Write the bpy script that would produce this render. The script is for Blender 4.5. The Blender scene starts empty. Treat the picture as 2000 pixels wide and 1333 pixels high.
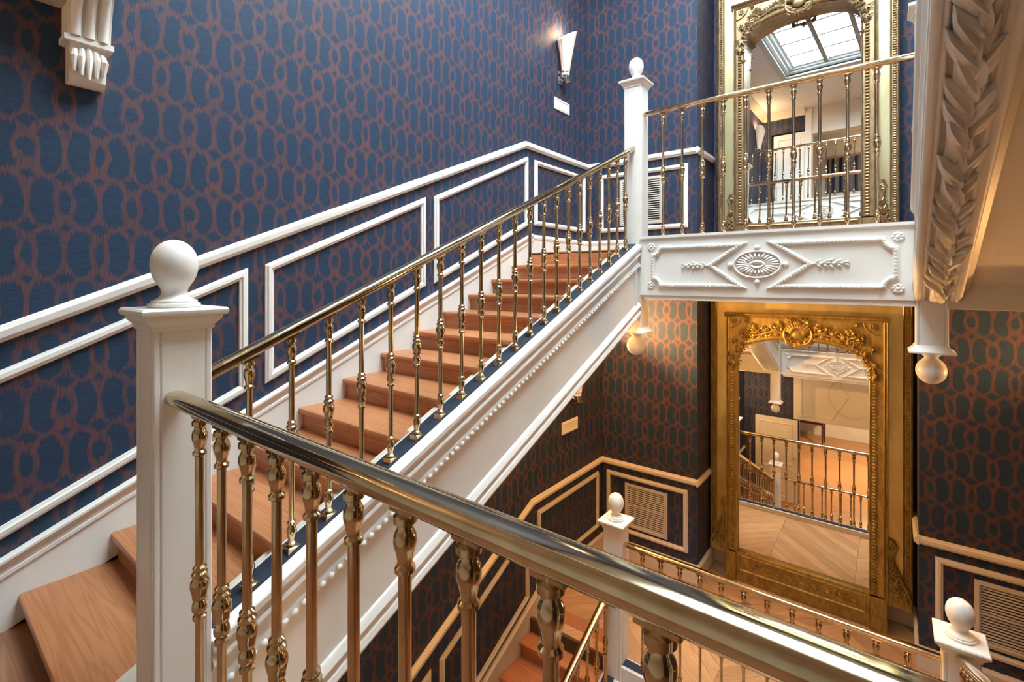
import bpy, math, random
from mathutils import Vector
random.seed(7)
SC = bpy.context.scene
COL = SC.collection
PI = math.pi

# ------------------------------------------------------------------ camera
cd = bpy.data.cameras.new('camera'); cam = bpy.data.objects.new('camera', cd); COL.objects.link(cam)
cd.sensor_width = 36.0; cd.lens = 950.0/2000.0*36.0
cd.shift_y = -(666.5-545.0)/2000.0
cd.clip_start = 0.02
cam.location = (0, 0, 0); cam.rotation_euler = (PI/2, 0, math.radians(38.0))
SC.camera = cam
# ------------------------------------------------------------------ world, exposure
w = bpy.data.worlds.new('world'); SC.world = w; w.use_nodes = True
w.node_tree.nodes['Background'].inputs[0].default_value = (0.75, 0.85, 1.0, 1)
w.node_tree.nodes['Background'].inputs[1].default_value = 0.3
SC.view_settings.view_transform = 'Standard'; SC.view_settings.look = 'None'
SC.view_settings.gamma = 1.0; SC.view_settings.use_curve_mapping = False
SC.view_settings.exposure = 0.0
SKY_EMIT = 33.0          # milky skylight panes
LAMP_W = 22.0            # warm wall sconces (W)
WARM = (1.0, 0.63, 0.32)
WARM2 = (1.0, 0.51, 0.17)

# ------------------------------------------------------------------ key dimensions (camera at origin, Z = 0 at eye height)
R1, G1 = 0.1319, 0.3045
S1 = R1/G1
YL, ZL = 3.985, 0.262            # upper landing edge / floor
ZG = ZL - 13*R1                  # camera gallery floor (-1.453)
ZT = ZL + 12*R1*1.03             # top gallery floor
ZLL, YLL = -3.19, 3.84           # lower landing floor / stair edge
R3, G3 = 0.134, 0.292
S3 = R3/G3
ZB = ZLL - 13*R3                 # bottom floor
ZC = 4.42                        # ceiling
XWL, XWLL, XWR = -2.90, -2.71, 1.42
YW, YN = 5.20, 5.80              # back wall, niche back
XN0, XN1 = -1.604, 0.174
YG = 0.45                        # gallery edge
YF = -1.10                       # gallery back wall
XPL, XPR = -1.778, 0.195         # newel lines
PW = 0.157
def L1(y): return ZL + (y-YL)*S1
def L2(y): return ZL + (YL-y)*S1
def L3(y): return ZLL + (y-YLL)*S3

# ================================================================== materials
class NT:
    def __init__(s, name):
        s.m = bpy.data.materials.new(name); s.m.use_nodes = True
        s.t = s.m.node_tree; s.b = s.t.nodes['Principled BSDF']
    def node(s, typ, **kw):
        n = s.t.nodes.new(typ)
        for k, v in kw.items(): setattr(n, k, v)
        return n
    def put(s, sock, v):
        if hasattr(v, 'is_output'): s.t.links.new(v, sock)
        else: sock.default_value = v
    def m_(s, op, a, b=0.0, c=0.0):
        n = s.node('ShaderNodeMath', operation=op)
        s.put(n.inputs[0], a); s.put(n.inputs[1], b); s.put(n.inputs[2], c)
        return n.outputs[0]
    def mix(s, f, a, b):
        n = s.node('ShaderNodeMix', data_type='RGBA')
        s.put(n.inputs[0], f); s.put(n.inputs[6], a); s.put(n.inputs[7], b)
        return n.outputs[2]
    def noise(s, vec, scale, detail=3.0, rough=0.5):
        n = s.node('ShaderNodeTexNoise'); s.put(n.inputs['Vector'], vec)
        n.inputs['Scale'].default_value = scale; n.inputs['Detail'].default_value = detail
        n.inputs['Roughness'].default_value = rough
        return n.outputs[0]
    def mapping(s, vec, scale=(1,1,1), rot=(0,0,0), loc=(0,0,0)):
        n = s.node('ShaderNodeMapping'); s.put(n.inputs['Vector'], vec)
        n.inputs['Scale'].default_value = scale; n.inputs['Rotation'].default_value = rot; n.inputs['Location'].default_value = loc
        return n.outputs[0]
    def ramp(s, f, lo, hi):
        n = s.node('ShaderNodeMapRange'); s.put(n.inputs[0], f)
        n.inputs[1].default_value = lo; n.inputs[2].default_value = hi; n.clamp = True
        return n.outputs[0]
    def bump(s, h, strength=0.2, dist=0.01):
        n = s.node('ShaderNodeBump'); n.inputs['Strength'].default_value = strength; n.inputs['Distance'].default_value = dist
        s.put(n.inputs['Height'], h); s.t.links.new(n.outputs[0], s.b.inputs['Normal'])
    def set(s, **kw):
        for k, v in kw.items():
            k = k.replace('_', ' ')
            s.put(s.b.inputs[k], v)
        return s
    def obj(s): return s.node('ShaderNodeTexCoord').outputs['Object']
    def pos(s): return s.node('ShaderNodeNewGeometry').outputs['Position']
    def rnd(s): return s.node('ShaderNodeObjectInfo').outputs['Random']

def c4(r, g, b): return (r, g, b, 1.0)
def mat_paint(name, col, rough=0.38, grain=True, var=0.06):
    n = NT(name); p = n.pos()
    f = n.noise(p, 2.3, 4.0)
    col2 = tuple(c*(1-var*1.6) for c in col)
    n.set(Base_Color=n.mix(n.ramp(f, .35, .7), c4(*col), c4(*col2)), Roughness=rough)
    g = n.noise(n.mapping(p, (60, 60, 5) if grain else (25, 25, 25)), 1.0, 3.0)
    n.bump(g, 0.10, 0.004)
    return n.m
def mat_plain(name, col, rough=0.5, metal=0.0):
    n = NT(name); p = n.pos(); f = n.noise(p, 9.0, 3.0)
    n.set(Base_Color=n.mix(n.ramp(f, .35, .65), c4(*col), c4(*[c*.86 for c in col])), Roughness=rough, Metallic=metal)
    return n.m
def mat_brass(name, col, rough):
    n = NT(name); p = n.pos()
    f = n.noise(p, 14.0, 4.0)
    n.set(Base_Color=n.mix(n.ramp(f, .35, .7), c4(*col), c4(*[c*.75 for c in col])), Metallic=1.0,
          Roughness=n.m_('MULTIPLY_ADD', n.ramp(f, .3, .8), .06, rough))
    return n.m
def mat_gilt(name, col, dark, rough=0.36, metal=0.75, scale=7.0):
    n = NT(name); p = n.pos()
    f = n.noise(n.mapping(p, (3, 3, 1)), scale, 6.0, .6); f2 = n.noise(p, 45.0, 4.0)
    a = n.mix(n.ramp(f, .38, .72), c4(*col), c4(*dark))
    n.set(Base_Color=a, Metallic=metal, Roughness=n.m_('MULTIPLY_ADD', f2, .3, rough-.12))
    n.bump(f2, .12, .003)
    return n.m
def mat_wood(name, a, b, axis, rough=0.33, scale=1.0):
    n = NT(name); p = n.obj()
    off = n.node('ShaderNodeVectorMath', operation='ADD'); n.put(off.inputs[0], p)
    cmb = n.node('ShaderNodeCombineXYZ'); r = n.rnd()
    n.put(cmb.inputs[0], n.m_('MULTIPLY', r, 17.0)); n.put(cmb.inputs[1], n.m_('MULTIPLY', r, 31.0)); n.put(cmb.inputs[2], n.m_('MULTIPLY', r, 11.0))
    n.put(off.inputs[1], cmb.outputs[0])
    sc = {'X': (.9, 20, 20), 'Y': (20, .9, 20)}[axis]
    v = n.mapping(off.outputs[0], tuple(k*scale for k in sc))
    d = n.noise(v, 1.1, 2.0, .4)
    f = n.noise(v, 1.6, 5.0, .6)
    ring = n.m_('SINE', n.m_('MULTIPLY_ADD', d, 46.0, n.m_('MULTIPLY', f, 6.0)))
    ring = n.ramp(ring, -0.4, 1.0)
    colr = n.mix(n.m_('MULTIPLY', ring, .55), c4(*a), c4(*b))
    big = n.noise(p, 1.7, 2.0)
    colr = n.mix(n.m_('MULTIPLY', n.ramp(big, .4, .7), .30), colr, c4(*[x*.62 for x in b]))
    hv = n.node('ShaderNodeHueSaturation'); n.put(hv.inputs['Value'], n.m_('MULTIPLY_ADD', r, .34, .83)); n.put(hv.inputs['Color'], colr)
    n.set(Base_Color=hv.outputs[0], Roughness=n.m_('MULTIPLY_ADD', f, .25, rough-.1))
    n.bump(ring, .06, .003)
    return n.m

def mat_wallpaper():
    n = NT('wallpaper'); p = n.pos()
    sp = n.node('ShaderNodeSeparateXYZ'); n.put(sp.inputs[0], p)
    M = n.m_
    h = M('ADD', sp.outputs[0], sp.outputs[1]); z = sp.outputs[2]
    # woven (ikat) shift of every thread up or down
    cmb = n.node('ShaderNodeCombineXYZ'); n.put(cmb.inputs[0], M('MULTIPLY', h, 150.0)); n.put(cmb.inputs[1], M('MULTIPLY', z, 5.0))
    thr = n.noise(cmb.outputs[0], 1.0, 2.0, .7)
    z2 = M('MULTIPLY_ADD', M('SUBTRACT', thr, .5), .075, z)
    P, Q = 0.242, 0.226
    v = M('DIVIDE', M('ADD', z2, 40*Q), Q)
    j = M('FLOOR', v)
    fv = M('SUBTRACT', M('SUBTRACT', v, j), .5)
    par = M('MULTIPLY', M('MODULO', j, 2.0), .5)
    wob = n.noise(p, 11.0, 2.0)
    u = M('ADD', M('ADD', M('DIVIDE', M('ADD', h, 40*P), P), par), M('MULTIPLY_ADD', wob, .12, -.06))
    fu = M('SUBTRACT', M('FRACT', u), .5)
    au, av = M('ABSOLUTE', fu), M('ABSOLUTE', fv)
    def ss(x, e0, e1):                      # 1 below e0, 0 above e1
        return M('SUBTRACT', 1.0, n.ramp(x, e0, e1))
    # kidney either side of the lens
    bu = M('POWER', M('ABSOLUTE', M('DIVIDE', M('SUBTRACT', au, .280), .185)), 2.3)
    bv = M('POWER', M('DIVIDE', av, .455), 2.3)
    bean = ss(M('ADD', bu, bv), .84, 1.12)
    def ell(a, b): return M('ADD', M('POWER', M('DIVIDE', au, a), 2.0), M('POWER', M('DIVIDE', av, b), 2.0))
    wn = n.node('ShaderNodeTexWhiteNoise', noise_dimensions='2D')
    wc = n.node('ShaderNodeCombineXYZ'); n.put(wc.inputs[0], M('FLOOR', u)); n.put(wc.inputs[1], j); n.put(wn.inputs['Vector'], wc.outputs[0])
    rv = wn.outputs['Value']
    lens_out = ell(M('MULTIPLY_ADD', rv, .055, .148), .36); lens_in = ell(M('MULTIPLY_ADD', rv, .06, .060), M('MULTIPLY_ADD', rv, -.10, .27))
    bean = M('MULTIPLY', bean, M('SUBTRACT', 1.0, ss(lens_out, .85, 1.1)))
    lens = ss(lens_in, .75, 1.25)
    sg = M('SIGN', fv)
    ed = M('SUBTRACT', .5, av)
    def dia(du, a, b): return M('ADD', M('DIVIDE', du, a), M('DIVIDE', ed, b))
    eu = M('SUBTRACT', .5, au)
    up = M('GREATER_THAN', fv, 0.0); dn = M('SUBTRACT', 1.0, up)
    wide_u = M('ADD', M('MULTIPLY', up, au), M('MULTIPLY', dn, eu))
    small_u = M('ADD', M('MULTIPLY', dn, au), M('MULTIPLY', up, eu))
    d1 = ss(dia(wide_u, .175, .15), .8, 1.05)
    d2 = ss(dia(small_u, .09, .10), .75, 1.1)
    dark = M('MAXIMUM', M('MAXIMUM', bean, lens), M('MAXIMUM', d1, d2))
    line = M('SUBTRACT', 1.0, dark)
    streak = n.noise(cmb.outputs[0], 2.6, 2.0, .6)
    line = M('MULTIPLY', line, n.ramp(streak, .30, .60))
    fade = n.noise(p, 3.1, 2.0)
    line = M('MULTIPLY', line, n.m_('MULTIPLY_ADD', fade, .7, .5))
    # fine horizontal and vertical weave
    cw = n.node('ShaderNodeCombineXYZ'); n.put(cw.inputs[0], M('MULTIPLY', h, 18.0)); n.put(cw.inputs[1], M('MULTIPLY', z, 260.0))
    weft = n.noise(cw.outputs[0], 1.0, 2.0)
    g1 = n.mix(n.ramp(weft, .3, .7), c4(.0175, .035, .071), c4(.0255, .052, .099))
    colr = n.mix(line, g1, c4(.155, .066, .057))
    n.set(Base_Color=colr, Roughness=.6, Metallic=M('MULTIPLY', line, .15))
    n.b.inputs['Specular IOR Level'].default_value = .22
    n.bump(weft, .12, .003)
    return n.m

def mat_emit(name, col, s, base=(.9,.9,.9)):
    n = NT(name); f = n.noise(n.pos(), 1.5, 2.0)
    n.set(Base_Color=c4(*base), Roughness=.3, Emission_Color=c4(*col), Emission_Strength=n.m_('MULTIPLY_ADD', f, s*.1, s*.95))
    return n.m

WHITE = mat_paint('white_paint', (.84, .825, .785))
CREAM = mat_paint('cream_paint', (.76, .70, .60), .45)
CEIL = mat_paint('ceiling_paint', (.76, .75, .73), .7, False, .03)
PLASTER = mat_paint('carved_plaster', (.84, .81, .75), .5, False)
WALLP = mat_wallpaper()
BRASS = mat_brass('polished_brass', (.66, .55, .36), .07)
BRASSB = mat_brass('baluster_brass', (.62, .48, .29), .12)
TREAD = mat_wood('pine_tread', (.50, .205, .085), (.33, .115, .044), 'X', .34)
PLANK = mat_wood('herringbone_plank', (.60, .37, .19), (.44, .24, .105), 'X', .30)
FLOORW = mat_wood('floor_boards', (.55, .28, .11), (.38, .17, .06), 'X', .28)
DARKW = mat_wood('dark_wood', (.07, .03, .018), (.035, .015, .01), 'X', .3)
STRIP = mat_plain('navy_runner', (.020, .030, .052), .85)
GILT = mat_gilt('gilt_wood', (.54, .40, .13), (.27, .17, .05), .46)
GILTD = mat_gilt('dark_gilt', (.46, .33, .10), (.24, .155, .045), .42, .7, 12.0)
PANELG = mat_gilt('gilt_board', (.70, .56, .22), (.52, .38, .12), .34, .7, 2.2)
PANELU = mat_gilt('sky_tinted_gilt_board', (.53, .50, .32), (.42, .36, .17), .34, .7, 2.0)  # gold board with the pale sky reflection put into its colour
GILTU = mat_gilt('pale_gilt_carving', (.37, .26, .14), (.19, .12, .06), .40, .75, 12.0)
MIRROR = NT('mirror_glass').set(Base_Color=c4(.90, .91, .88), Metallic=1.0, Roughness=0.0).m
nn = NT('old_silvering'); nn.set(Base_Color=nn.mix(nn.ramp(nn.noise(nn.pos(), 2.0, 4.0), .3, .8), c4(.92, .92, .89), c4(.85, .85, .80)), Metallic=1.0, Roughness=0.0); MIRROR = nn.m
VENT = mat_paint('vent_paint', (.62, .58, .52), .4, False)
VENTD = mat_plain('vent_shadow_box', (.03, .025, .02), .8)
PANE = mat_emit('skylight_pane', (.81, .95, 1.0), SKY_EMIT)
BLUEW = mat_paint('skylight_frame_paint', (.46, .50, .52), .4, False)
BAR = mat_plain('glazing_bar', (.22, .22, .24), .5)
CHROME = mat_brass('chrome', (.75, .75, .75), .1)
SHADE = mat_emit('frosted_glass_shade', (1.0, .70, .48), .40, (.62, .54, .50))
BULB = mat_emit('bulb', (1.0, .72, .42), 40.0)
CURT = NT('striped_curtain')
_p = CURT.pos(); _s = CURT.node('ShaderNodeSeparateXYZ'); CURT.put(_s.inputs[0], _p)
CURT.set(Base_Color=CURT.mix(CURT.ramp(CURT.m_('SINE', CURT.m_('MULTIPLY', _s.outputs[0], 40.0)), -.3, .3), c4(.02, .035, .08), c4(.12, .13, .18)), Roughness=.8)
CURT = CURT.m
DOORP = mat_paint('door_paint', (.78, .74, .66), .4)

# ================================================================== mesh helpers
class MB:
    def __init__(s): s.v = []; s.f = []; s.ang = 38
    def add(s, vs, fs):
        o = len(s.v); s.v += [tuple(p) for p in vs]; s.f += [tuple(i+o for i in f) for f in fs]; return s
    def box(s, lo, hi):
        x0, y0, z0 = lo; x1, y1, z1 = hi
        if x0 > x1: x0, x1 = x1, x0
        if y0 > y1: y0, y1 = y1, y0
        if z0 > z1: z0, z1 = z1, z0
        return s.add([(x0,y0,z0),(x1,y0,z0),(x1,y1,z0),(x0,y1,z0),(x0,y0,z1),(x1,y0,z1),(x1,y1,z1),(x0,y1,z1)],
                     [(0,3,2,1),(4,5,6,7),(0,1,5,4),(1,2,6,5),(2,3,7,6),(3,0,4,7)])
    def cbox(s, lo, hi, b=.004):            # box with chamfered edges
        x0, x1 = sorted((lo[0], hi[0])); y0, y1 = sorted((lo[1], hi[1])); z0, z1 = sorted((lo[2], hi[2]))
        b = min(b, (x1-x0)*.4, (y1-y0)*.4, (z1-z0)*.4)
        rings = []
        for z, i in ((z0, b), (z0+b, 0), (z1-b, 0), (z1, b)):
            X0, X1, Y0, Y1 = x0+i, x1-i, y0+i, y1-i
            c = b
            rings.append([(X0+c,Y0,z),(X1-c,Y0,z),(X1,Y0+c,z),(X1,Y1-c,z),(X1-c,Y1,z),(X0+c,Y1,z),(X0,Y1-c,z),(X0,Y0+c,z)])
        return s.loft(rings)
    def loft(s, rings, closed=True, caps=True):
        n = len(rings[0]); vs = [p for r in rings for p in r]; fs = []
        for i in range(len(rings)-1):
            for k in range(n if closed else n-1):
                a = i*n+k; b = i*n+(k+1) % n
                fs.append((a, b, b+n, a+n))
        if caps:
            fs.append(tuple(range(n-1, -1, -1))); fs.append(tuple((len(rings)-1)*n+k for k in range(n)))
        return s.add(vs, fs)
    def prism(s, poly, ax, lo, hi):          # poly in the two other axes
        def mk(p, t):
            return {'x': (t, p[0], p[1]), 'y': (p[0], t, p[1]), 'z': (p[0], p[1], t)}[ax]
        return s.loft([[mk(p, lo) for p in poly], [mk(p, hi) for p in poly]])
    def lathe(s, prof, c=(0,0,0), seg=16, axis='z'):
        rings = []
        for r, t in prof:
            ring = []
            for k in range(seg):
                a = 2*PI*k/seg; x, y = r*math.cos(a), r*math.sin(a)
                if axis == 'z': ring.append((c[0]+x, c[1]+y, c[2]+t))
                elif axis == 'y': ring.append((c[0]+x, c[1]+t, c[2]+y))
                else: ring.append((c[0]+t, c[1]+x, c[2]+y))
            rings.append(ring)
        return s.loft(rings)
    def ell(s, c, r, seg=12, rings=8):
        rr = []
        for i in range(rings+1):
            t = -PI/2 + PI*i/rings
            q = max(math.cos(t), .02)
            rr.append([(c[0]+r[0]*q*math.cos(2*PI*k/seg), c[1]+r[1]*q*math.sin(2*PI*k/seg), c[2]+r[2]*math.sin(t)) for k in range(seg)])
        return s.loft(rr)
    def tube(s, pts, rad, seg=10, flat=(1, 1), up=None):
        pts = [Vector(p) for p in pts]; n = len(pts); rings = []
        for i, p in enumerate(pts):
            t = (pts[min(i+1, n-1)] - pts[max(i-1, 0)]).normalized()
            u = Vector(up) if up else (Vector((0,0,1)) if abs(t.z) < .95 else Vector((1,0,0)))
            a = t.cross(u).normalized(); b = a.cross(t).normalized()
            r = rad[i] if isinstance(rad, (list, tuple)) else rad
            rings.append([p + a*(r*flat[0]*math.cos(2*PI*k/seg)) + b*(r*flat[1]*math.sin(2*PI*k/seg)) for k in range(seg)])
        return s.loft(rings)
    def sweep(s, path, nrm, prof, closed=False):   # moulding: prof = (across, out of the wall)
        s.ang = 20; P = [Vector(p) for p in path]; N = Vector(nrm).normalized(); n = len(P); rings = []
        def side(a, b): return N.cross((b-a).normalized()).normalized()
        for i in range(n):
            if closed: s1, s2 = side(P[i-1], P[i]), side(P[i], P[(i+1) % n])
            else:
                s1 = side(P[i-1], P[i]) if i > 0 else side(P[0], P[1])
                s2 = side(P[i], P[i+1]) if i < n-1 else s1
            m = (s1+s2)/(1+s1.dot(s2))
            rings.append([P[i] + m*a + N*b for a, b in prof])
        if closed:
            rings.append(rings[0]); return s.loft(rings, True, False)
        return s.loft(rings)
    def shear(s, path, prof, out):             # moulding on a slope: prof = (vertical offset, outwards) ; ends stay upright
        s.ang = 20; O = Vector(out)
        return s.loft([[Vector(p)+Vector((0,0,a))+O*b for a, b in prof] for p in path])
    def mesh(s, name):
        me = bpy.data.meshes.new(name); me.from_pydata(s.v, [], s.f)
        me.update()
        import bmesh
        bm = bmesh.new(); bm.from_mesh(me); bmesh.ops.recalc_face_normals(bm, faces=bm.faces); bm.to_mesh(me); bm.free()
        me.polygons.foreach_set('use_smooth', [True]*len(me.polygons))
        me.set_sharp_from_angle(angle=math.radians(s.ang))
        return me

WP = {}                                         # world position of roots and parts
def link(name, me, mat, parent=None, loc=(0,0,0), rot=(0,0,0)):
    o = bpy.data.objects.new(name, me)
    if me and mat and not me.materials: me.materials.append(mat)
    COL.objects.link(o); loc = Vector(loc); WP[o.name] = loc
    if parent is not None:
        o.parent = parent; o.location = loc - WP[parent.name]
    else: o.location = loc
    o.rotation_euler = rot
    return o
def put(name, mb, mat, parent=None):             # world-space mesh, origin moved to its base
    xs = [p[0] for p in mb.v]; ys = [p[1] for p in mb.v]; zs = [p[2] for p in mb.v]
    c = ((min(xs)+max(xs))/2, (min(ys)+max(ys))/2, min(zs))
    mb.v = [(p[0]-c[0], p[1]-c[1], p[2]-c[2]) for p in mb.v]
    return link(name, mb.mesh(name), mat, parent, c)
def tag(o, label, cat, group=None):
    o['label'] = label; o['category'] = cat
    if group: o['group'] = group
    return o
def thing(name, label, cat, loc, group=None):
    o = link(name, None, None, None, loc); o.empty_display_size = .05
    return tag(o, label, cat, group)
def struct(name, mb, mat, label=None):
    o = put(name, mb, mat); o['kind'] = 'structure'
    if label: o['label'] = label
    return o
def stuff(o): o['kind'] = 'stuff'; return o

# ================================================================== the shell
# left wall (upper, and the thicker lower part below the stair)
struct('wall_left', MB().prism([(YF-4, ZG-.3), (.2, ZG-.3), (YW+.3, ZG-.3+2.2), (YW+.3, ZC), (YF-4, ZC)], 'x', XWL-.2, XWL), WALLP, 'blue trellis wallpapered wall beside the upper stair flight')
struct('wall_left.001', MB().prism([(YF-6, ZB-.1), (YW+.3, ZB-.1), (YW+.3, -.02), (YL-.05, -.06), (.33, L1(.33)-.30), (YF-6, ZG-.3)], 'x', XWL-.2, XWLL), WALLP, 'wallpapered wall below the upper stair flight')
for nm, x0, x1 in (('wall_back', XWL-.2, XN0), ('wall_back.001', XN1, XWR+.2)):
    struct(nm, MB().box((x0, YW, ZB-.1), (x1, YN+.25, ZC)), WALLP, 'wallpapered back wall beside the mirror niche')
struct('wall_back.002', MB().box((XN0, YN, ZB-.1), (XN1, YN+.25, ZC)), WALLP, 'wallpapered back of the mirror niche')
struct('wall_right', MB().box((XWR, YF-6, ZB-.1), (XWR+.2, YW+.3, ZC)), WALLP, 'wallpapered wall on the right of the stairwell')
# floors
struct('floor', MB().box((XWL, YL, -.13), (XWR, YN, ZL)), TREAD, 'upper landing floor')
struct('floor.001', MB().box((XWL, YF, ZG-.38), (XWR, YG-.06, ZG)), mat_wood('gallery_boards', (.36, .17, .09), (.22, .09, .045), 'X', .35), 'gallery floor at the foot of the stairs')
struct('floor.002', MB().box((XWL, YF-4, ZT-.40), (XWR, YG-.06, ZT)), FLOORW, 'top gallery floor')
struct('floor.003', MB().box((XWLL, YF-6, ZB-.1), (XWR, YW, ZB)), FLOORW, 'bottom hall floor')
low = struct('floor.004', MB().box((XWLL, YLL-.12, ZLL-.32), (XWR, YN, ZLL-.012)), mat_plain('floor_joint', (.10, .05, .025), .7), 'herringbone plank floor of the lower landing')

# herringbone planks on the lower landing
def clip(poly, x0, x1, y0, y1):
    for ax, lim, sg in ((0, x0, 1), (0, x1, -1), (1, y0, 1), (1, y1, -1)):
        out = []
        for i in range(len(poly)):
            a, b = poly[i-1], poly[i]
            da, db = sg*(a[ax]-lim), sg*(b[ax]-lim)
            if (da >= 0) != (db >= 0):
                t = da/(da-db); out.append((a[0]+t*(b[0]-a[0]), a[1]+t*(b[1]-a[1])))
            if db >= 0: out.append(b)
        poly = out
        if len(poly) < 3: return None
    return poly
PLW, PLL = .115, .69
def plank(poly, ang, z):
    ar = 0
    for i in range(len(poly)): ar += poly[i-1][0]*poly[i][1]-poly[i][0]*poly[i-1][1]
    if abs(ar)/2 < .002: return
    cx = sum(p[0] for p in poly)/len(poly); cy = sum(p[1] for p in poly)/len(poly)
    ca, sa = math.cos(-ang), math.sin(-ang)
    loc = [((p[0]-cx)*ca-(p[1]-cy)*sa, (p[0]-cx)*sa+(p[1]-cy)*ca) for p in poly]
    o = link('plank', MB().prism(loc, 'z', -.012, 0).mesh('plank'), PLANK, low, (cx, cy, z), (0, 0, ang))
# chevron bands: planks at +-45 degrees
bw = .80
g = .0015
rects = [(XWLL, XWR, YLL-.10, YW), (XN0+.005, XN1-.005, YW, YN-.02)]
k0 = math.floor((XWLL+.71)/bw)-1
for kb in range(k0, 5):
    xa = -.71-bw/2 + kb*bw; xb = xa+bw; s_ = 1 if kb % 2 == 0 else -1
    st = PLW*math.sqrt(2)
    yy = 2.4
    while yy < 6.8:
        if s_ > 0: poly = [(xa+g, yy+g), (xb-g, yy+bw+g), (xb-g, yy+bw+st-g), (xa+g, yy+st-g)]
        else: poly = [(xa+g, yy+bw+g), (xb-g, yy+g), (xb-g, yy+st-g), (xa+g, yy+bw+st-g)]
        for rc in rects:
            pc = clip(poly, *rc)
            if pc: plank(pc, PI/4*s_, ZLL+random.uniform(-.0006, .0006))
        yy += st

# ceiling with the skylight well
SX0, SX1, SY0, SY1, SZ = -2.0, .50, .72, 4.42, ZC+.08
for i, (lo, hi) in enumerate([((XWL-.2, YF-4, ZC), (SX0, YN+.2, ZC+.1)), ((SX1, YF-4, ZC), (XWR+.2, YN+.2, ZC+.1)),
                              ((SX0, YF-4, ZC), (SX1, SY0, ZC+.1)), ((SX0, SY1, ZC), (SX1, YN+.2, ZC+.1))]):
    struct('ceiling', MB().box(lo, hi), CEIL, 'white ceiling round the skylight')
win = thing('window_1', 'ceiling skylight with milky panes and pale blue-grey frame', 'skylight', ((SX0+SX1)/2, (SY0+SY1)/2, ZC)); win['kind'] = 'structure'; del win['category']
put('frame', MB().sweep([(SX0, SY0, ZC), (SX1, SY0, ZC), (SX1, SY1, ZC), (SX0, SY1, ZC)], (0, 0, 1),
    [(.0, -.03), (-.09, -.03), (-.10, .0), (.0, .02), (.02, .03), (.05, .04), (.06, .06), (.10, .07), (.12, .09), (.16, .10), (.16, .14), (0, .14)], True), BLUEW, win)
NX, NY = 4, 7
gx0, gx1, gy0, gy1 = SX0+.15, SX1-.15, SY0+.15, SY1-.15
pm = MB().box((-(gx1-gx0)/NX/2, -(gy1-gy0)/NY/2, 0), ((gx1-gx0)/NX/2, (gy1-gy0)/NY/2, .01)).mesh('pane')
for i in range(NX):
    for j in range(NY):
        link('pane', pm, PANE, win, (gx0+(i+.5)*(gx1-gx0)/NX, gy0+(j+.5)*(gy1-gy0)/NY, SZ+.03))
for i in range(1, NX):
    x = gx0+i*(gx1-gx0)/NX; put('glazing_bar', MB().cbox((x-.036, gy0, SZ-.045), (x+.036, gy1, SZ+.028)), BAR, win)
for j in range(1, NY):
    y = gy0+j*(gy1-gy0)/NY; put('glazing_bar', MB().cbox((gx0, y-.018, SZ-.010), (gx1, y+.018, SZ+.026)), BAR, win)

# ================================================================== mouldings on the walls
CH = [(-.033, 0), (-.033, .014), (-.022, .020), (-.014, .034), (.012, .036), (.018, .026), (.028, .022), (.033, .016), (.033, 0)]
PN = [(-.024, 0), (-.024, .010), (-.015, .014), (-.010, .024), (.008, .026), (.013, .018), (.024, .014), (.024, 0)]
CAPM = [(-.080, 0), (-.080, .020), (-.070, .023), (-.066, .028), (-.052, .028), (-.048, .024), (-.036, .025), (-.024, .034), (-.008, .040), (-.004, .046), (.006, .046), (.008, .040), (.008, 0)]
tn = [0]
def trim(path, nrm, prof, closed=False, mat=WHITE, label=None):
    tn[0] += 1
    # make the profile's + side point up / outwards whatever the direction of travel
    return struct('trim_%d' % tn[0], MB().sweep(path, nrm, prof, closed), mat, label)
NX_, NB, NR = (1, 0, 0), (0, -1, 0), (-1, 0, 0)
zc = 1.345
# chair rails: upper
trim([(XWL, -1.1, L1(.1)+1.115), (XWL, .1, L1(.1)+1.115), (XWL, 3.92, zc), (XWL, YW, zc)], NX_, CH, label='white chair rail climbing the blue wall')
trim([(XWL, YW, zc), (XN0, YW, zc)], NB, [(-a, b) for a, b in CH], label='white chair rail on the upper back wall')
trim([(XN0, YW-.036, zc), (XN0, YN-.06, zc)], NX_, CH, label='white chair rail in the left reveal of the upper mirror niche')
trim([(XN1, YN-.06, zc), (XN1, YW-.036, zc)], NR, CH, label='white chair rail in the right reveal of the upper mirror niche')
trim([(XN1, YW, zc), (XWR, YW, zc)], NB, [(-a, b) for a, b in CH])
# lower
zc2 = -2.135; yb = 3.77
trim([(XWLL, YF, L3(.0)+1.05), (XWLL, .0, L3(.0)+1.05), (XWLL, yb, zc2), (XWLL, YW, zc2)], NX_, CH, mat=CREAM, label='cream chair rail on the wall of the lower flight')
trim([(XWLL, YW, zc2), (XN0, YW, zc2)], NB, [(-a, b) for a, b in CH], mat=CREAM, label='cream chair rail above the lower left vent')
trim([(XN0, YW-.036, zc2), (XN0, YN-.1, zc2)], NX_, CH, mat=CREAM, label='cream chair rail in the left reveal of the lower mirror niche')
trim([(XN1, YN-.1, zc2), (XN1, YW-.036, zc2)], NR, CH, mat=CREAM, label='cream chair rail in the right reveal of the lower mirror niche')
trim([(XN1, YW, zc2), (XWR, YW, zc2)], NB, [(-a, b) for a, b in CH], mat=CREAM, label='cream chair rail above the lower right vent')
def panel_left(y0, y1, x, f, lo, hi, mat=WHITE, label=None):
    e = .024
    trim([(x, y0+e, f(y0)+lo), (x, y1-e, f(y1)+lo), (x, y1-e, f(y1)+hi), (x, y0+e, f(y0)+hi)], NX_, PN, True, mat, label)
flat = lambda z: (lambda y: z)
names = ['lowest, beside the near newel post', 'second, behind the middle balusters', 'third, nearest the top of the flight']
for (a, b), l in zip(((.02, 1.258), (1.355, 2.598), (2.69, 3.964)), names):
    panel_left(a, b, XWL, L1, .30, .945, WHITE, 'sloping white panel moulding on the blue wall, '+l)
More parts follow.
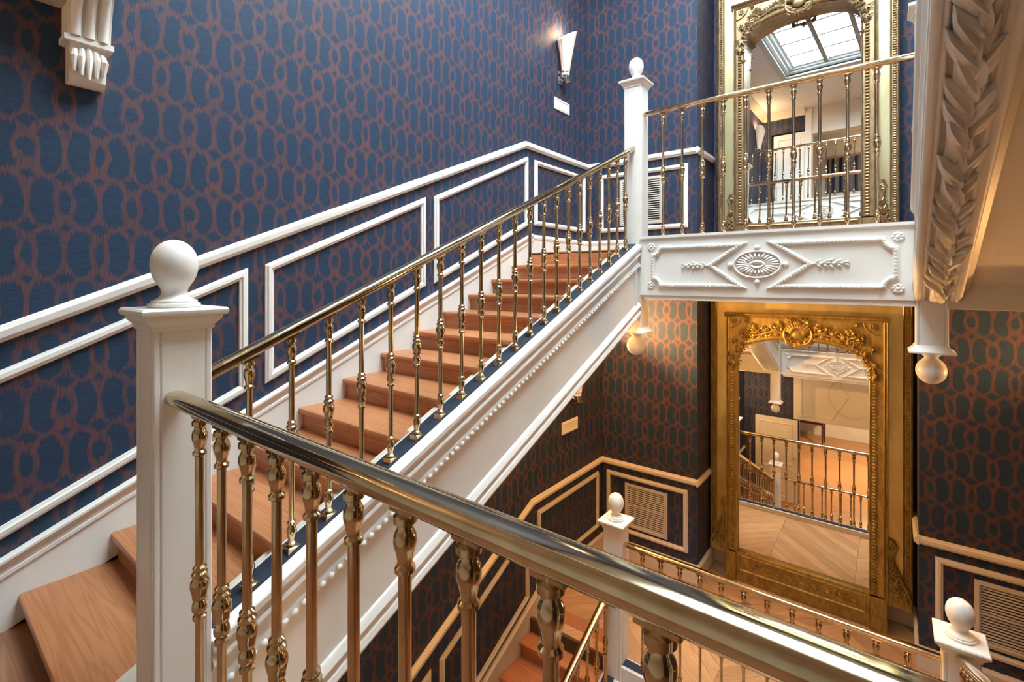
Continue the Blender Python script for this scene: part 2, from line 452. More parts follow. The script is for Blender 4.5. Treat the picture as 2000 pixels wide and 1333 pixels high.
panel_left(4.08, 5.12, XWL, flat(0), .575, 1.20, WHITE, 'level white panel moulding on the blue wall by the corner')
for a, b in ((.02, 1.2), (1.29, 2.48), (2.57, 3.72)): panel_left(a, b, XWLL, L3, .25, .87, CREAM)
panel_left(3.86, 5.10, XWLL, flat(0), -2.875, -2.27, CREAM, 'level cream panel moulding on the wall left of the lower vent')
def panel_back(x0, x1, z0, z1, mat, label=None):
    e = .024
    trim([(x0+e, YW, z0+e), (x1-e, YW, z0+e), (x1-e, YW, z1-e), (x0+e, YW, z1-e)], NB, PN, True, mat, label)
panel_back(-2.735, -1.70, .545, 1.225, WHITE, 'white panel moulding round the upper left vent')
panel_back(.28, 1.30, .545, 1.225, WHITE)
panel_back(-2.645, -1.70, -2.905, -2.24, CREAM, 'cream panel moulding round the lower left vent')
panel_back(.275, 1.30, -2.905, -2.24, CREAM, 'cream panel moulding round the lower right vent')
# baseboards
def base(name, pts, nrm, z, mat, h=.19):
    p = [(x, y, z) for x, y in pts]
    a = 1 if Vector(nrm).cross(Vector(p[1])-Vector(p[0])).z > 0 else -1
    pr = [(0, 0), (0, .018), (a*(h-.05), .018), (a*(h-.044), .024), (a*(h-.025), .026), (a*(h-.01), .014), (a*h, .010), (a*h, 0)]
    return struct(name, MB().sweep(p, nrm, pr), mat)
base('baseboard_left', [(XWL, 4.02), (XWL, YW)], NX_, ZL, WHITE)
base('baseboard_back', [(XWL, YW), (XN0+.018, YW)], NB, ZL, WHITE)
base('baseboard_back.001', [(XN1-.018, YW), (XWR, YW)], NB, ZL, WHITE)
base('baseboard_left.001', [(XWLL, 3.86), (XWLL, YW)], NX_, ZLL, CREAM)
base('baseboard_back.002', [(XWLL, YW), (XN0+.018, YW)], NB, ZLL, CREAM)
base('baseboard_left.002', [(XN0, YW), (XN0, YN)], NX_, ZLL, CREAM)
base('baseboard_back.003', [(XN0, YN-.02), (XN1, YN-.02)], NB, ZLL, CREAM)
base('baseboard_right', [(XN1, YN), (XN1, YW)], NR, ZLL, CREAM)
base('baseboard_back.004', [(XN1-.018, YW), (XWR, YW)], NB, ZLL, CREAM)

# ================================================================== stairs
def tread_mesh(x0, x1, G, sgn, mat):
    t = .034; ov = .028; r = .012
    pts = [(0, -r), (r*.3, -r*.3), (r, 0), (G+ov, 0), (G+ov, -t), (r, -t), (r*.3, -t+r*.3), (0, -t+r)]
    pts = [(sgn*a, b) for a, b in pts]
    return MB().prism(pts, 'x', -(x1-x0)/2, (x1-x0)/2).mesh('tread')
def riser_mesh(x0, x1, R, sgn):
    b = MB().box((-(x1-x0)/2, sgn*.028, -R), ((x1-x0)/2, sgn*.048, -.034))
    b.prism([(sgn*.028, -.034), (sgn*.012, -.034), (sgn*.014, -.040), (sgn*.022, -.044), (sgn*.028, -.052)], 'x', -(x1-x0)/2, (x1-x0)/2)
    return b.mesh('riser')
def steps(root, n, ytop, ztop, G, R, x0, x1, sgn, first=1):
    tm, rm = tread_mesh(x0, x1, G, sgn, TREAD), riser_mesh(x0, x1, R, sgn)
    cx = (x0+x1)/2
    for k in range(first, n+1):
        y = ytop - sgn*(n-k)*G; z = ztop - (n-k)*R
        if k < n: link('tread', tm, TREAD, root, (cx, y, z))
        else:
            link('tread', MB().prism([(sgn*a, b) for a, b in [(0, -.012), (.004, -.004), (.012, .0), (.16, .0), (.16, -.034), (.012, -.034), (.004, -.03), (0, -.022)]], 'x', -(x1-x0)/2, (x1-x0)/2).mesh('tread'), TREAD, root, (cx, y, z+.002))
        link('riser', rm, TREAD, root, (cx, y, z))

# outer string: (vertical offset from the nosing line, outward)
STRP = [(.040, -.13), (.040, .0), (.040, .036), (.034, .040), (.012, .040), (.006, .034), (-.004, .032), (-.012, .022), (-.022, .022), (-.030, .032), (-.040, .034),
        (-.052, .026), (-.066, .016), (-.090, .008), (-.112, .006), (-.118, .012), (-.124, .014), (-.150, .014), (-.156, .010), (-.160, 0.0),
        (-.455, .0), (-.460, .010), (-.470, .018), (-.492, .026), (-.500, .022), (-.506, .012), (-.530, .012), (-.536, .022), (-.560, .028), (-.572, .024), (-.578, 0), (-.578, -.13)]
def string(root, x, out, ya, yb_, f, name='outer_string', mat=WHITE, strip=True):
    put(name, MB().shear([(x, ya, f(ya)), (x, yb_, f(yb_))], STRP, (out, 0, 0)), mat, root)
    if strip:
        s = MB().shear([(x, ya, f(ya)), (x, yb_, f(yb_))], [(.0395, -.112), (.0395, -.022), (.046, -.022), (.046, -.112)], (out, 0, 0))
        put('navy_strip', s, STRIP, root)
    b = MB(); L = abs(yb_-ya); n = int(L/.036)
    for i in range(n):
        y = ya+(i+.5)*(yb_-ya)/n
        b.ell((x+out*.019, y, f(y)-.137), (.011, .014, .013), 8, 5)
    stuff(put('bead_molding', b, mat, root))

fl = thing('staircase_flight', 'pine staircase flight with white outer string climbing the blue wall', 'stairs', (-2.35, .33, ZG))
steps(fl, 13, YL, ZL, G1, R1, XWL+.022, -1.835, 1)
string(fl, -1.725, 1, .632, 3.975, L1)
for y0, y1 in ((.64, .66), (3.90, 3.93)):
    put('panel_stile', MB().shear([(-1.725, y0, L1(y0)), (-1.725, y1, L1(y1))], [(-.16, 0), (-.16, .012), (-.457, .012), (-.457, 0)], (1, 0, 0)), WHITE, fl)
# wall skirting with its moulded cap
ys = [-1.05, .03, YL+.035]; zf = lambda y: max(L1(y)+.19, ZG+.195)
sk = [(XWL, -1.05, ZG+.195), (XWL, .06, ZG+.195), (XWL, YL+.03, L1(YL+.03)+.175)]
put('skirting', MB().prism([(-1.05, ZG), (.30, ZG), (YL+.03, ZL-.16), (YL+.03, sk[2][2]), (.06, sk[1][2]), (-1.05, sk[0][2])], 'x', XWL, XWL+.02), WHITE, fl)
put('skirting_cap', MB().sweep(sk, NX_, CAPM), WHITE, fl)
# soffit of this flight (seen in the lower mirror and from below)
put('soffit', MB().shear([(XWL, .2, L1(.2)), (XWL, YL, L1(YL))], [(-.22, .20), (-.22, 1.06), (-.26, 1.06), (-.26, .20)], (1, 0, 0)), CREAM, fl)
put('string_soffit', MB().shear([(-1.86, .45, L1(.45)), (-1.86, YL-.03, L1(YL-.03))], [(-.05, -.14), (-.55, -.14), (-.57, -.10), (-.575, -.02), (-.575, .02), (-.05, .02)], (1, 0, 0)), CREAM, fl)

# lower flight under it
f3 = thing('staircase_flight', 'lower pine staircase flight rising to the herringbone landing', 'stairs', (-2.25, .3, ZB))
steps(f3, 13, YLL, ZLL, G3, R3, XWLL+.022, -1.845, 1)
string(f3, -1.755, 1, .60, 3.63, L3)
sk3 = [(XWLL, .0, ZB+.19), (XWLL, .32, L3(.32)+.175), (XWLL, YLL+.03, L3(YLL+.03)+.175)]
put('skirting', MB().prism([(.0, ZB), (.34, ZB), (YLL+.03, ZLL-.16), (YLL+.03, sk3[2][2]), (.32, sk3[1][2]), (.0, sk3[0][2])], 'x', XWLL, XWLL+.02), CREAM, f3)
put('skirting_cap', MB().sweep(sk3, NX_, CAPM), CREAM, f3)

# the flight above on the right, seen from below
SKEW = .0118
def skew(mb):
    mb.v = [(p[0]-SKEW*(YL-p[1]), p[1], p[2]) for p in mb.v]; return mb
f2 = thing('staircase_flight', 'white staircase flight overhead with carved leaf garland on its underside', 'stairs', (.8, YL, ZL))
R2 = (ZT-ZL)/12
steps(f2, 12, YL-.0-11*G1, ZT, G1, R2, .30, XWR-.01, -1)
YT2 = .62
def pth(x): return [(x, YL-.03, L2(YL-.03)), (x, YT2, L2(YT2))]
put('outer_string', skew(MB().shear(pth(.125), [(a, b) for a, b in [(.19, -.15), (.19, .03), (.17, .034), (.15, .03), (.13, .016), (.08, .010), (-.30, .010), (-.31, .022), (-.335, .026), (-.36, .018), (-.385, .016), (-.40, .0), (-.40, -.15)]], (-1, 0, 0))), WHITE, f2)
# moulded edge rolls of the carved underside
for x, r in ((.128, .016), (.150, .009), (.290, .012), (.312, .018)):
    put('soffit_molding', skew(MB().tube([(x, YL-.03, L2(YL-.03)-.402), (x, YT2, L2(YT2)-.402)], r, 12)), PLASTER, f2)
bd = MB(); nb = 150
for i in range(nb):
    y = YL-.05-(i+.5)*(YL-.05-YT2)/nb
    bd.ell((.112, y, L2(y)-.352), (.008, .009, .011), 6, 4)
stuff(put('bead_molding', skew(bd), PLASTER, f2))
put('inner_string', skew(MB().shear(pth(.22), [(.0, .055), (.0, .105), (-.40, .105), (-.40, -.07), (-.375, -.065), (-.375, .055)], (1, 0, 0))), PLASTER, f2)
# carved garland of overlapping leaves
def leaf_mesh(L, W, T, curl=.3, name='leaf'):
    b = MB(); n = 7; rings = []
    for i in range(n+1):
        t = i/n
        wd = W*(math.sin(PI*min(1, t*.92+.06))**.75)*(1-.35*t)
        zt = T*math.sin(PI*(t*.85+.08)) + curl*T*t*t
        row = []
        for k in range(7):
            q = -1+2*k/6
            vein = .34*T*math.cos(q*PI*2.5)
            row.append((q*wd, t*L, zt*(1-q*q*.85)+vein*(1-abs(q))))
        row += [(wd*.7, t*L, -.006), (-wd*.7, t*L, -.006)]
        rings.append(row)
    return b.loft(rings).mesh(name)
LM = [leaf_mesh(.25, .044, .036, .8), leaf_mesh(.23, .040, .042, .9), leaf_mesh(.16, .026, .044, .8)]
slope_a = math.atan(S1)
step = .095; n = int((YL-.10-YT2)/step)
for i in range(n):
    y = YL-.06-i*step; z = L2(y)-.398
    for q, (dx, yaw, mi) in enumerate(((-.024, 15, 0), (.026, -17, 1), (-.002, 6, 2))):
        x = .222+dx+random.uniform(-.006, .006) - SKEW*(YL-y)
        yj = y+random.uniform(-.012, .012)-(.03 if q == 2 else 0)
        # leaf plane looks down: flip about its length, tilt with the slope
        link('leaf', LM[mi], PLASTER, f2, (x, yj, L2(yj)-.398-(.012 if q == 1 else 0)),
             (PI-slope_a+random.uniform(-.12, .12), random.uniform(-.25, .25)+(.25 if q == 0 else -.25), math.radians(yaw+random.uniform(-4, 4))))
put('garland_core', skew(MB().tube([(.222, YL-.04, L2(YL-.04)-.405), (.222, YT2, L2(YT2)-.405)], .045, 10, (1, .5))), PLASTER, f2)
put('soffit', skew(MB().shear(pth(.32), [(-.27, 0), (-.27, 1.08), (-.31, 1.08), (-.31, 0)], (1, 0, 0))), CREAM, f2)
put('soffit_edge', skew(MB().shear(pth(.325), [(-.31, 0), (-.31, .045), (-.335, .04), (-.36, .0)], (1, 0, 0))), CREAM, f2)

# lower right flight rising from the lower landing towards the gallery
f4 = thing('staircase_flight', 'lower right staircase flight behind the round-topped corner newel', 'stairs', (.9, 3.6, ZLL))
R4 = (ZG-ZLL)/13; G4 = .262; Y4 = 3.62
def L4(y): return ZLL+(Y4-y)*R4/G4
steps(f4, 13, Y4-12*G4, ZG, G4, R4, .38, XWR-.01, -1)
put('outer_string', MB().shear([(.30, 3.58, L4(3.58)), (.30, .6, L4(.6))], [(a, b) for a, b in STRP], (-1, 0, 0)), WHITE, f4)

# ================================================================== balusters, rails and newels
def baluster_mesh(h, k=1.0, plate=True):
    m = h*.5
    p = [(.017, 0), (.019, .004), (.019, .011), (.013, .016), (.015, .030), (.018, .050), (.016, .064), (.0115, .076), (.016, .080), (.016, .088), (.0105, .093),
         (.0105, m-.080), (.0165, m-.076), (.0165, m-.068), (.0125, m-.063), (.0185, m-.048), (.0175, m-.034), (.0130, m-.022), (.0175, m-.018), (.0175, m-.010),
         (.0190, m-.004), (.0225, m+.014), (.0215, m+.028), (.0150, m+.040), (.0195, m+.044), (.0195, m+.051), (.0135, m+.057), (.0165, m+.061), (.0165, m+.067), (.0105, m+.073),
         (.0105, h-.112), (.0165, h-.108), (.0165, h-.100), (.0120, h-.095), (.0140, h-.080), (.0185, h-.060), (.0175, h-.046), (.0125, h-.034), (.0125, h-.030), (.0185, h-.026), (.0185, h-.015), (.012, h-.010), (.012, h)]
    q = []
    for i in range(len(p)-1):                     # round the turned mouldings
        a0, a1, a2, a3 = p[max(i-1, 0)], p[i], p[i+1], p[min(i+2, len(p)-1)]
        nsub = 4 if .008 < a2[1]-a1[1] < .03 and abs(a2[0]-a1[0]) > .0005 else 1
        for t in [j_/nsub for j_ in range(nsub)]:
            m1, m2 = (a2[0]-a0[0])*.5, (a3[0]-a1[0])*.5
            if a1[0] >= max(a0[0], a2[0]) or a1[0] <= min(a0[0], a2[0]): m1 = 0
            if a2[0] >= max(a1[0], a3[0]) or a2[0] <= min(a1[0], a3[0]): m2 = 0
            h0, h1, h2, h3 = 2*t**3-3*t*t+1, t**3-2*t*t+t, -2*t**3+3*t*t, t**3-t*t
            q.append((h0*a1[0]+h1*m1+h2*a2[0]+h3*m2, a1[1]+(a2[1]-a1[1])*t))
    q.append(p[-1])
    b = MB().lathe([(r*k, z) for r, z in q], seg=22)
    return b.mesh('baluster')
def rail_mesh(p0, p1, r):                      # oval handrail, flatter on top
    t = (p1-p0).normalized(); a = t.cross(Vector((0, 0, 1))).normalized(); b = a.cross(t).normalized(); N = 28; sec = []
    for k in range(N):
        q = 2*PI*k/N; c, s = math.cos(q), math.sin(q)
        e = 2/2.5
        sec.append(a*(r*1.16*math.copysign(abs(c)**e, c)) + b*(r*(.82 if s > 0 else 1.0)*math.copysign(abs(s)**e, s)))
    return MB().loft([[p+v for v in sec] for p in (p0, p0.lerp(p1, .5), p1)])
def balustrade(label, p0, p1, spots, foot, rail_r=.0235, k=1.0, plinth=False, group=None, name='balustrade', axis='x'):
    """spots: coordinate of each baluster along x or y; foot(c): (x, y, z) of its foot"""
    p0, p1 = Vector(p0), Vector(p1)
    root = thing(name, label, 'railing', ((p0.x+p1.x)/2, (p0.y+p1.y)/2, min(foot(spots[0])[2], foot(spots[-1])[2])), group)
    put('handrail', rail_mesh(p0, p1, rail_r), BRASS, root)
    ia = 0 if axis == 'x' else 1
    c0 = foot(spots[len(spots)//2]); t = (c0[ia]-p0[ia])/(p1[ia]-p0[ia])
    ph = .016 if plinth else 0
    h = (p0.z+(p1.z-p0.z)*t) - c0[2] - rail_r*.9 - ph
    bmsh = baluster_mesh(h, k)
    slope = math.atan2(p1.z-p0.z, (p1-p0).xy.length)
    a, b_ = (.028, .012) if axis == 'x' else (.012, .028)
    pl = MB().cbox((-a, -b_, -.010), (a, b_, .004), .002).mesh('mount')
    ft = MB().cbox((-.024, -.024, -.026), (.024, .024, .016), .003).mesh('plinth') if plinth else None
    for c in spots:
        f = foot(c)
        o = link('baluster', bmsh, BRASSB, root, (f[0], f[1], f[2]+ph))
        rot = (0, -slope, 0) if axis == 'x' else (slope, 0, 0)
        link('mount', pl, BRASSB, o, (f[0], f[1], f[2]+ph+h-.002), rot)
        if ft: link('plinth', ft, BRASSB, o, (f[0], f[1], f[2]))
    return root

fgx = [-1.514-.1455*0+.1455*i for i in range(11)]
balustrade('near brass railing crossing the foreground at the gallery edge', (-1.702, .53, -.357), (XPR-.08, .53, -.357), fgx, lambda x: (x, .53, ZG+.10), .0245, 1.05)
fy = [.778-.0+.1528*i for i in range(21)]
balustrade('brass railing climbing the staircase flight along the blue wall', (XPL, .63, L1(.63)+.872), (XPL, 3.985, L1(3.985)+.872), fy, lambda y: (XPL, y, L1(y)+.046), .0235, 1.0, True, axis='y')
lx = [-1.534+.1617*i for i in range(10)]
balustrade('brass railing of the upper landing in front of the gilt mirror', (-1.70, 4.05, 1.436), (.12, 4.05, 1.436), lx, lambda x: (x, 4.05, .362), .022)
XQL, XQR, YQ = -1.80, .30, 3.70
llx = [-1.569+.1492*i for i in range(12)]
balustrade('brass railing of the lower landing in front of the gold mirror', (XQL+.07, YQ, -2.17), (XQR-.07, YQ, -2.17), llx, lambda x: (x, YQ, -3.125), .022)
ly = [.74+.146*i for i in range(20)]
balustrade('brass railing of the lower staircase flight, half hidden below', (XQL, .62, L3(.62)+.80), (XQL, YQ-.07, L3(YQ-.07)+.80), ly, lambda y: (XQL, y, L3(y)+.046), .0235, 1.0, True, axis='y')
ty = [3.5-.15*i for i in range(19)]
balustrade('brass railing rising from the lower right newel', (XQR, 3.63, L4(3.63)+1.10), (XQR, .62, L4(.62)+1.10), ty, lambda y: (XQR, y, L4(y)+.046), .0235, 1.0, True, axis='y')
tx = [-2.80+.1455*i for i in range(20)]
balustrade('far top gallery railing reflected in the upper mirror', (XWL, .53, ZT+1.16), (XPR-.08, .53, ZT+1.16), tx, lambda x: (x, .53, ZT+.10), .022)
bx_ = [-1.60+.1455*i for i in range(12)]
balustrade('bottom hall railing reflected low in the gold mirror', (-1.70, .53, ZB+1.09), (XPR-.08, .53, ZB+1.09), bx_, lambda x: (x, .53, ZB+.06), .022)

def post_poly(w):
    h = w/2; gpos = h*.76; gd = .005; gw = .004; b = .004
    side = [(-h+b, -h), (-gpos-gw, -h), (-gpos, -h+gd), (-gpos+gw, -h), (gpos-gw, -h), (gpos, -h+gd), (gpos+gw, -h), (h-b, -h)]
    out = []
    for r in range(4):
        c, s = math.cos(r*PI/2), math.sin(r*PI/2)
        out += [(x*c-y*s, x*s+y*c) for x, y in side]
    return out
def sq(h, z, cx, cy): return [(cx-h, cy-h, z), (cx+h, cy-h, z), (cx+h, cy+h, z), (cx-h, cy+h, z)]
FIN = [(.066, 0), (.070, .004), (.070, .012), (.062, .014), (.062, .021), (.054, .024), (.042, .031), (.036, .040), (.0345, .050), (.037, .060)]
def egg(up=1, r=.064, h=.166, z0=.056):
    out = []
    for i in range(1, 17):
        t = i/16*PI
        rr = r*math.sin(t)*(1-.10*math.cos(t)*-1*0 + .06*math.cos(t)*-1)
        out.append((max(rr, .002), z0+h/2*(1-math.cos(t))-.010))
    return [q for q in out if q[1] > .060 or q[0] > .036]
def newel(label, x, y, zb, zt, pend=None, w=PW, group=None, capm=WHITE):
    root = thing('newel_post', label, 'newel post', (x, y, zb), group)
    put('shaft', MB().prism([(x+a, y+b) for a, b in post_poly(w)], 'z', zb, zt-.062), WHITE, root)
    h = w/2
    prof = [(h-.006, zt-.066), (h+.004, zt-.066), (h+.006, zt-.060), (h+.005, zt-.054), (h+.010, zt-.048), (h+.020, zt-.036), (h+.023, zt-.030), (h+.023, zt-.024), (h+.033, zt-.022), (h+.036, zt-.016), (h+.036, zt-.006), (h+.031, zt)]
    put('cap', MB().loft([sq(a, z, x, y) for a, z in prof]), WHITE, root)
    put('egg_finial', MB().lathe(FIN+egg(), (x, y, zt), 28), WHITE, root)
    if pend:
        zd = pend
        prof = [(h+.004, zd+.05), (h+.012, zd+.03), (h+.03, zd+.014), (h+.036, zd+.010), (h+.036, zd), (h+.02, zd-.002)]
        put('drop_plate', MB().loft([sq(a, z, x, y) for a, z in reversed(prof)]), WHITE, root)
        pr = [(.05, 0), (.05, -.012), (.034, -.030), (.036, -.036)]
        e = []
        for i in range(1, 17):
            t = i/16*PI; e.append((max(.078*math.sin(t), .002), -.030-.085*(1-math.cos(t))))
        put('egg_pendant', MB().lathe(pr+[q for q in e if q[1] < -.037], (x, y, zd), 28), WHITE, root)
    return root
newel('large white newel post with egg finial at the left front', XPL, .552, -2.35, -.089, -2.40)
newel('white newel post with egg finial at the head of the flight', XPL, 4.055, -.46, 1.735, -.47)
newel('white newel post hanging at the right end of the upper landing', XPR, 4.055, -.46, 1.735, -.465)
newel('white newel post with egg finial at the left of the lower landing railing', XQL, YQ, ZLL-.33, -1.985)
newel('white newel post with egg finial at the bottom right corner', XQR, YQ-.02, ZLL-.33, -2.00)
newel('white newel post at the right end of the foreground railing', XPR+.02, .552, -2.35, -.089, -2.40)
newel('white newel post reflected at the foot of the lowest flight', XPL, .552, ZB, ZB+1.36)

# ================================================================== carved fascias
def rosette(b, x, y, z, r, n_):
    b.ell((x, y, z), (r*.42, .016, r*.42), 10, 6)
    for k in range(n_):
        a = 2*PI*k/n_
        b.ell((x+r*.62*math.cos(a), y, z+r*.62*math.sin(a)), (r*.34, .011, r*.34), 8, 5)
def beads_along(b, pts, y, sp, r):
    for (x0, z0), (x1, z1) in zip(pts[:-1], pts[1:]):
        L = math.hypot(x1-x0, z1-z0); n = max(1, int(L/sp))
        for i in range(n):
            t = (i+.5)/n; b.ell((x0+(x1-x0)*t, y, z0+(z1-z0)*t), (r, r*.9, r), 6, 4)
def arc(cx, cz, r, a0, a1, n=6): return [(cx+r*math.cos(a0+(a1-a0)*i/n), cz+r*math.sin(a0+(a1-a0)*i/n)) for i in range(n+1)]
def fascia(label, y, zt, zb, sgn, xa=-1.70, xb=.115, kerb=STRIP, dz=None):
    """white carved board; sgn -1 faces the camera, +1 faces the mirror wall"""
    root = thing('carved_fascia', label, 'fascia', ((xa+xb)/2, y, zb))
    th = .10
    yb_ = y - sgn*th
    put('board', MB().cbox((xa, y, zb), (xb, yb_, zt-.004), .003), WHITE, root)
    put('top_lip', MB().sweep([(xa, y, zt), (xb, y, zt)], (0, sgn, 0), [(0, 0), (0, .012), (sgn*-.012*-1 if False else -.012*(-sgn), .016)] if False else [(0, -th), (0, .018), (.02*sgn*1, .018), (.026*sgn, .008), (.026*sgn, -th)]), WHITE, root)
    put('navy_strip', MB().box((xa, y-sgn*.02, zt+.0), (xb, yb_, zt+.004)), STRIP, root)
    put('bottom_lip', MB().box((xa+.03, y-sgn*.012, zb-.035), (xb-.0, yb_, zb)), PLASTER, root)
    zm = zt-.256; k = (xb-xa)/1.815; ox = xa+1.70
    X = lambda v: ox + (v+1.70)*k-1.70
    yo = y + sgn*.004
    def mould(path, nm):
        pp = [(X(px), y, zm+pz) for px, pz in path]
        prof = [(-.016, 0), (-.016, .012), (-.008, .020), (.008, .020), (.016, .012), (.016, 0)]
        put(nm, MB().sweep(pp, (0, sgn, 0), prof, True), WHITE, root)
        b = MB(); q = [(X(px), zm+pz) for px, pz in path]; q.append(q[0])
        beads_along(b, q, y+sgn*.020, .022, .0095)
        stuff(put('bead_molding', b, WHITE, root))
    nl = .062
    left = [(-.905, .16), (-1.125, .003), (-.905, -.16)] + arc(-1.582, -.160, nl, 0, PI/2) + arc(-1.582, .152, nl, -PI/2, 0)
    left = [(-.905, .152), (-1.125, 0), (-.905, -.160)] + arc(-1.585, -.160, nl, 0, PI/2) + arc(-1.585, .152, nl, -PI/2, 0)
    right = [(-.675, .152)] + list(reversed(arc(.018, .152, nl+.006, -PI/2, -PI))) [::1][0:0] + [( .018-nl, .152)] + arc(.018, .152, nl, PI, PI*1.5)[1:] + arc(.018, -.160, nl, PI/2, PI) + [(-.675, -.160), (-.452, 0)]
    mould(left, 'frame_molding'); mould(right, 'frame_molding')
    for px, pz in ((-1.601, .163), (-1.601, -.161), (.03, .163), (.03, -.168)):
        b = MB(); rosette(b, X(px), yo, zm+pz, .036, 8); put('rosette', b, WHITE, root)
    # central oval medallion
    cx, cz = X(-.788), zm
    b = MB(); b.sweep([(cx+.158*math.cos(2*PI*i/40), y, cz+.098*math.sin(2*PI*i/40)) for i in range(40)], (0, sgn, 0), [(-.008, 0), (-.008, .014), (0, .020), (.008, .014), (.008, 0)], True)
    put('medallion_rim', b, WHITE, root)
    for i in range(26):
        a = 2*PI*i/26; c, s = math.cos(a), math.sin(a)
        b = MB().tube([(cx+.050*c, yo, cz+.026*s), (cx+.10*c, y+sgn*.014, cz+.060*s), (cx+.142*c, yo, cz+.087*s)], [.005, .012, .009], 8, (1, .8))
        put('petal', b, WHITE, root)
    put('medallion_centre', MB().sweep([(cx+.044*math.cos(2*PI*i/28), y, cz+.022*math.sin(2*PI*i/28)) for i in range(28)], (0, sgn, 0), [(-.011, 0), (-.010, .014), (0, .022), (.010, .014), (.011, 0)], True), WHITE, root)
    for px, pz in ((-.788, .126), (-.788, -.128), (-.975, 0), (-.604, 0)):
        b = MB(); b.ell((X(px), yo, zm+pz), (.022, .020, .022), 12, 8); put('boss', b, WHITE, root)
    for sx, xs, L in ((-1, -1.135, .215), (1, -.445, .225)):
        b = MB()
        b.tube([(X(xs), yo, zm), (X(xs+sx*L*.5), y+sgn*.012, zm+.004), (X(xs+sx*L), yo, zm)], [.008, .008, .003], 8)
        for t, l, an in ((.1, .05, 40), (.14, .045, -42), (.28, .055, 30), (.30, .05, -34), (.45, .05, 52), (.47, .05, -50), (.62, .045, 40), (.66, .04, -40), (.82, .04, 25), (.84, .035, -25)):
            x0 = xs+sx*L*t; a = math.radians(an)
            b.tube([(X(x0), yo, zm), (X(x0+sx*l*.5*math.cos(a)), y+sgn*.016, zm+l*.55*math.sin(a)), (X(x0+sx*l*math.cos(a)), yo, zm+l*math.sin(a))], [.004, .011, .002], 7, (1, .8))
        b.ell((X(xs+sx*L*.22), y+sgn*.008, zm), (.017, .014, .017), 8, 6); b.ell((X(xs+sx*L*.58), y+sgn*.008, zm), (.013, .012, .013), 8, 6)
        put('leaf_sprig', b, WHITE, root)
    return root
fascia('white carved board with oval medallion under the upper landing railing', 3.965, .362, -.140, -1)
fascia('white carved gallery board reflected at the top of the gold mirror', YG, ZG+.095, ZG-.405, 1)
fascia('white carved board of the top gallery reflected in the upper mirror', YG, ZT+.095, ZT-.405, 1, XWL, XPR-.08)
# kerb of the lower landing
kr = thing('landing_kerb', 'white kerb with navy top under the lower landing railing', 'kerb', (-.75, YQ, ZLL-.3))
put('board', MB().cbox((XQL, YQ-.07, ZLL-.33), (XQR, YQ+.05, -3.130), .003), WHITE, kr)
put('navy_strip', MB().box((XQL, YQ-.045, -3.130), (XQR, YQ+.03, -3.125)), STRIP, kr)
# landing underside and beams
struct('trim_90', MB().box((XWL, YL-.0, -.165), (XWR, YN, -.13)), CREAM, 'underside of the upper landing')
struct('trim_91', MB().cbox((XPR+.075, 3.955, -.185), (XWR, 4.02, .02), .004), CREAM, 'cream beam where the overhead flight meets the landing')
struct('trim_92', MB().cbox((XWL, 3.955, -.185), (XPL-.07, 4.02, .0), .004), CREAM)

struct('trim_85', MB().cbox((XWLL, YG-.07, ZG-.42), (XPL-.079, YG-.02, ZG-.05), .004), CREAM, 'cream beam under the foot of the flight')
struct('ceiling', MB().box((XWLL, YF, ZG-.41), (XWR, YG-.11, ZG-.381)), CEIL, 'underside of the middle gallery')
struct('ceiling', MB().box((XWL, YF, ZT-.43), (XWR, YG-.11, ZT-.401)), CEIL, 'underside of the top gallery')
# ================================================================== mirrors
def spiral(cx, cz, r0, turns, a0, sx, n=22, shrink=.16):
    out = []
    for i in range(n+1):
        t = i/n; a = a0+turns*2*PI*t; r = r0*(1-t)+r0*shrink*t
        out.append((cx+sx*r*math.cos(a), cz+r*math.sin(a)))
    return out
def carve(b, pts, y, r0, r1, bulge=0.0, seg=8):
    n = len(pts)
    b.tube([(p[0], y-bulge*math.sin(PI*i/(n-1)), p[1]) for i, p in enumerate(pts)], [r0+(r1-r0)*i/(n-1) for i in range(n)], seg, (1, 1), (0, 1, 0.001))
def bez(p0, p1, p2, p3, n=14):
    o = []
    for i in range(n+1):
        t = i/n; u = 1-t
        o.append(tuple(u*u*u*p0[k]+3*u*u*t*p1[k]+3*u*t*t*p2[k]+t*t*t*p3[k] for k in (0, 1)))
    return o
def acanthus(b, x, z, ang, L, y, W=.5):
    for k in range(-2, 3):
        a = ang+k*.42; l = L*(1-.14*abs(k))
        p1 = (x+l*.5*math.cos(a), z+l*.5*math.sin(a)); p2 = (x+l*math.cos(a+.25*k), z+l*math.sin(a+.25*k))
        b.tube([(x, y, z), (p1[0], y-.016, p1[1]), (p2[0], y-.004, p2[1])], [.006, .30*W*L*.35+.004, .003], 7, (1, .8), (0, 1, .001))
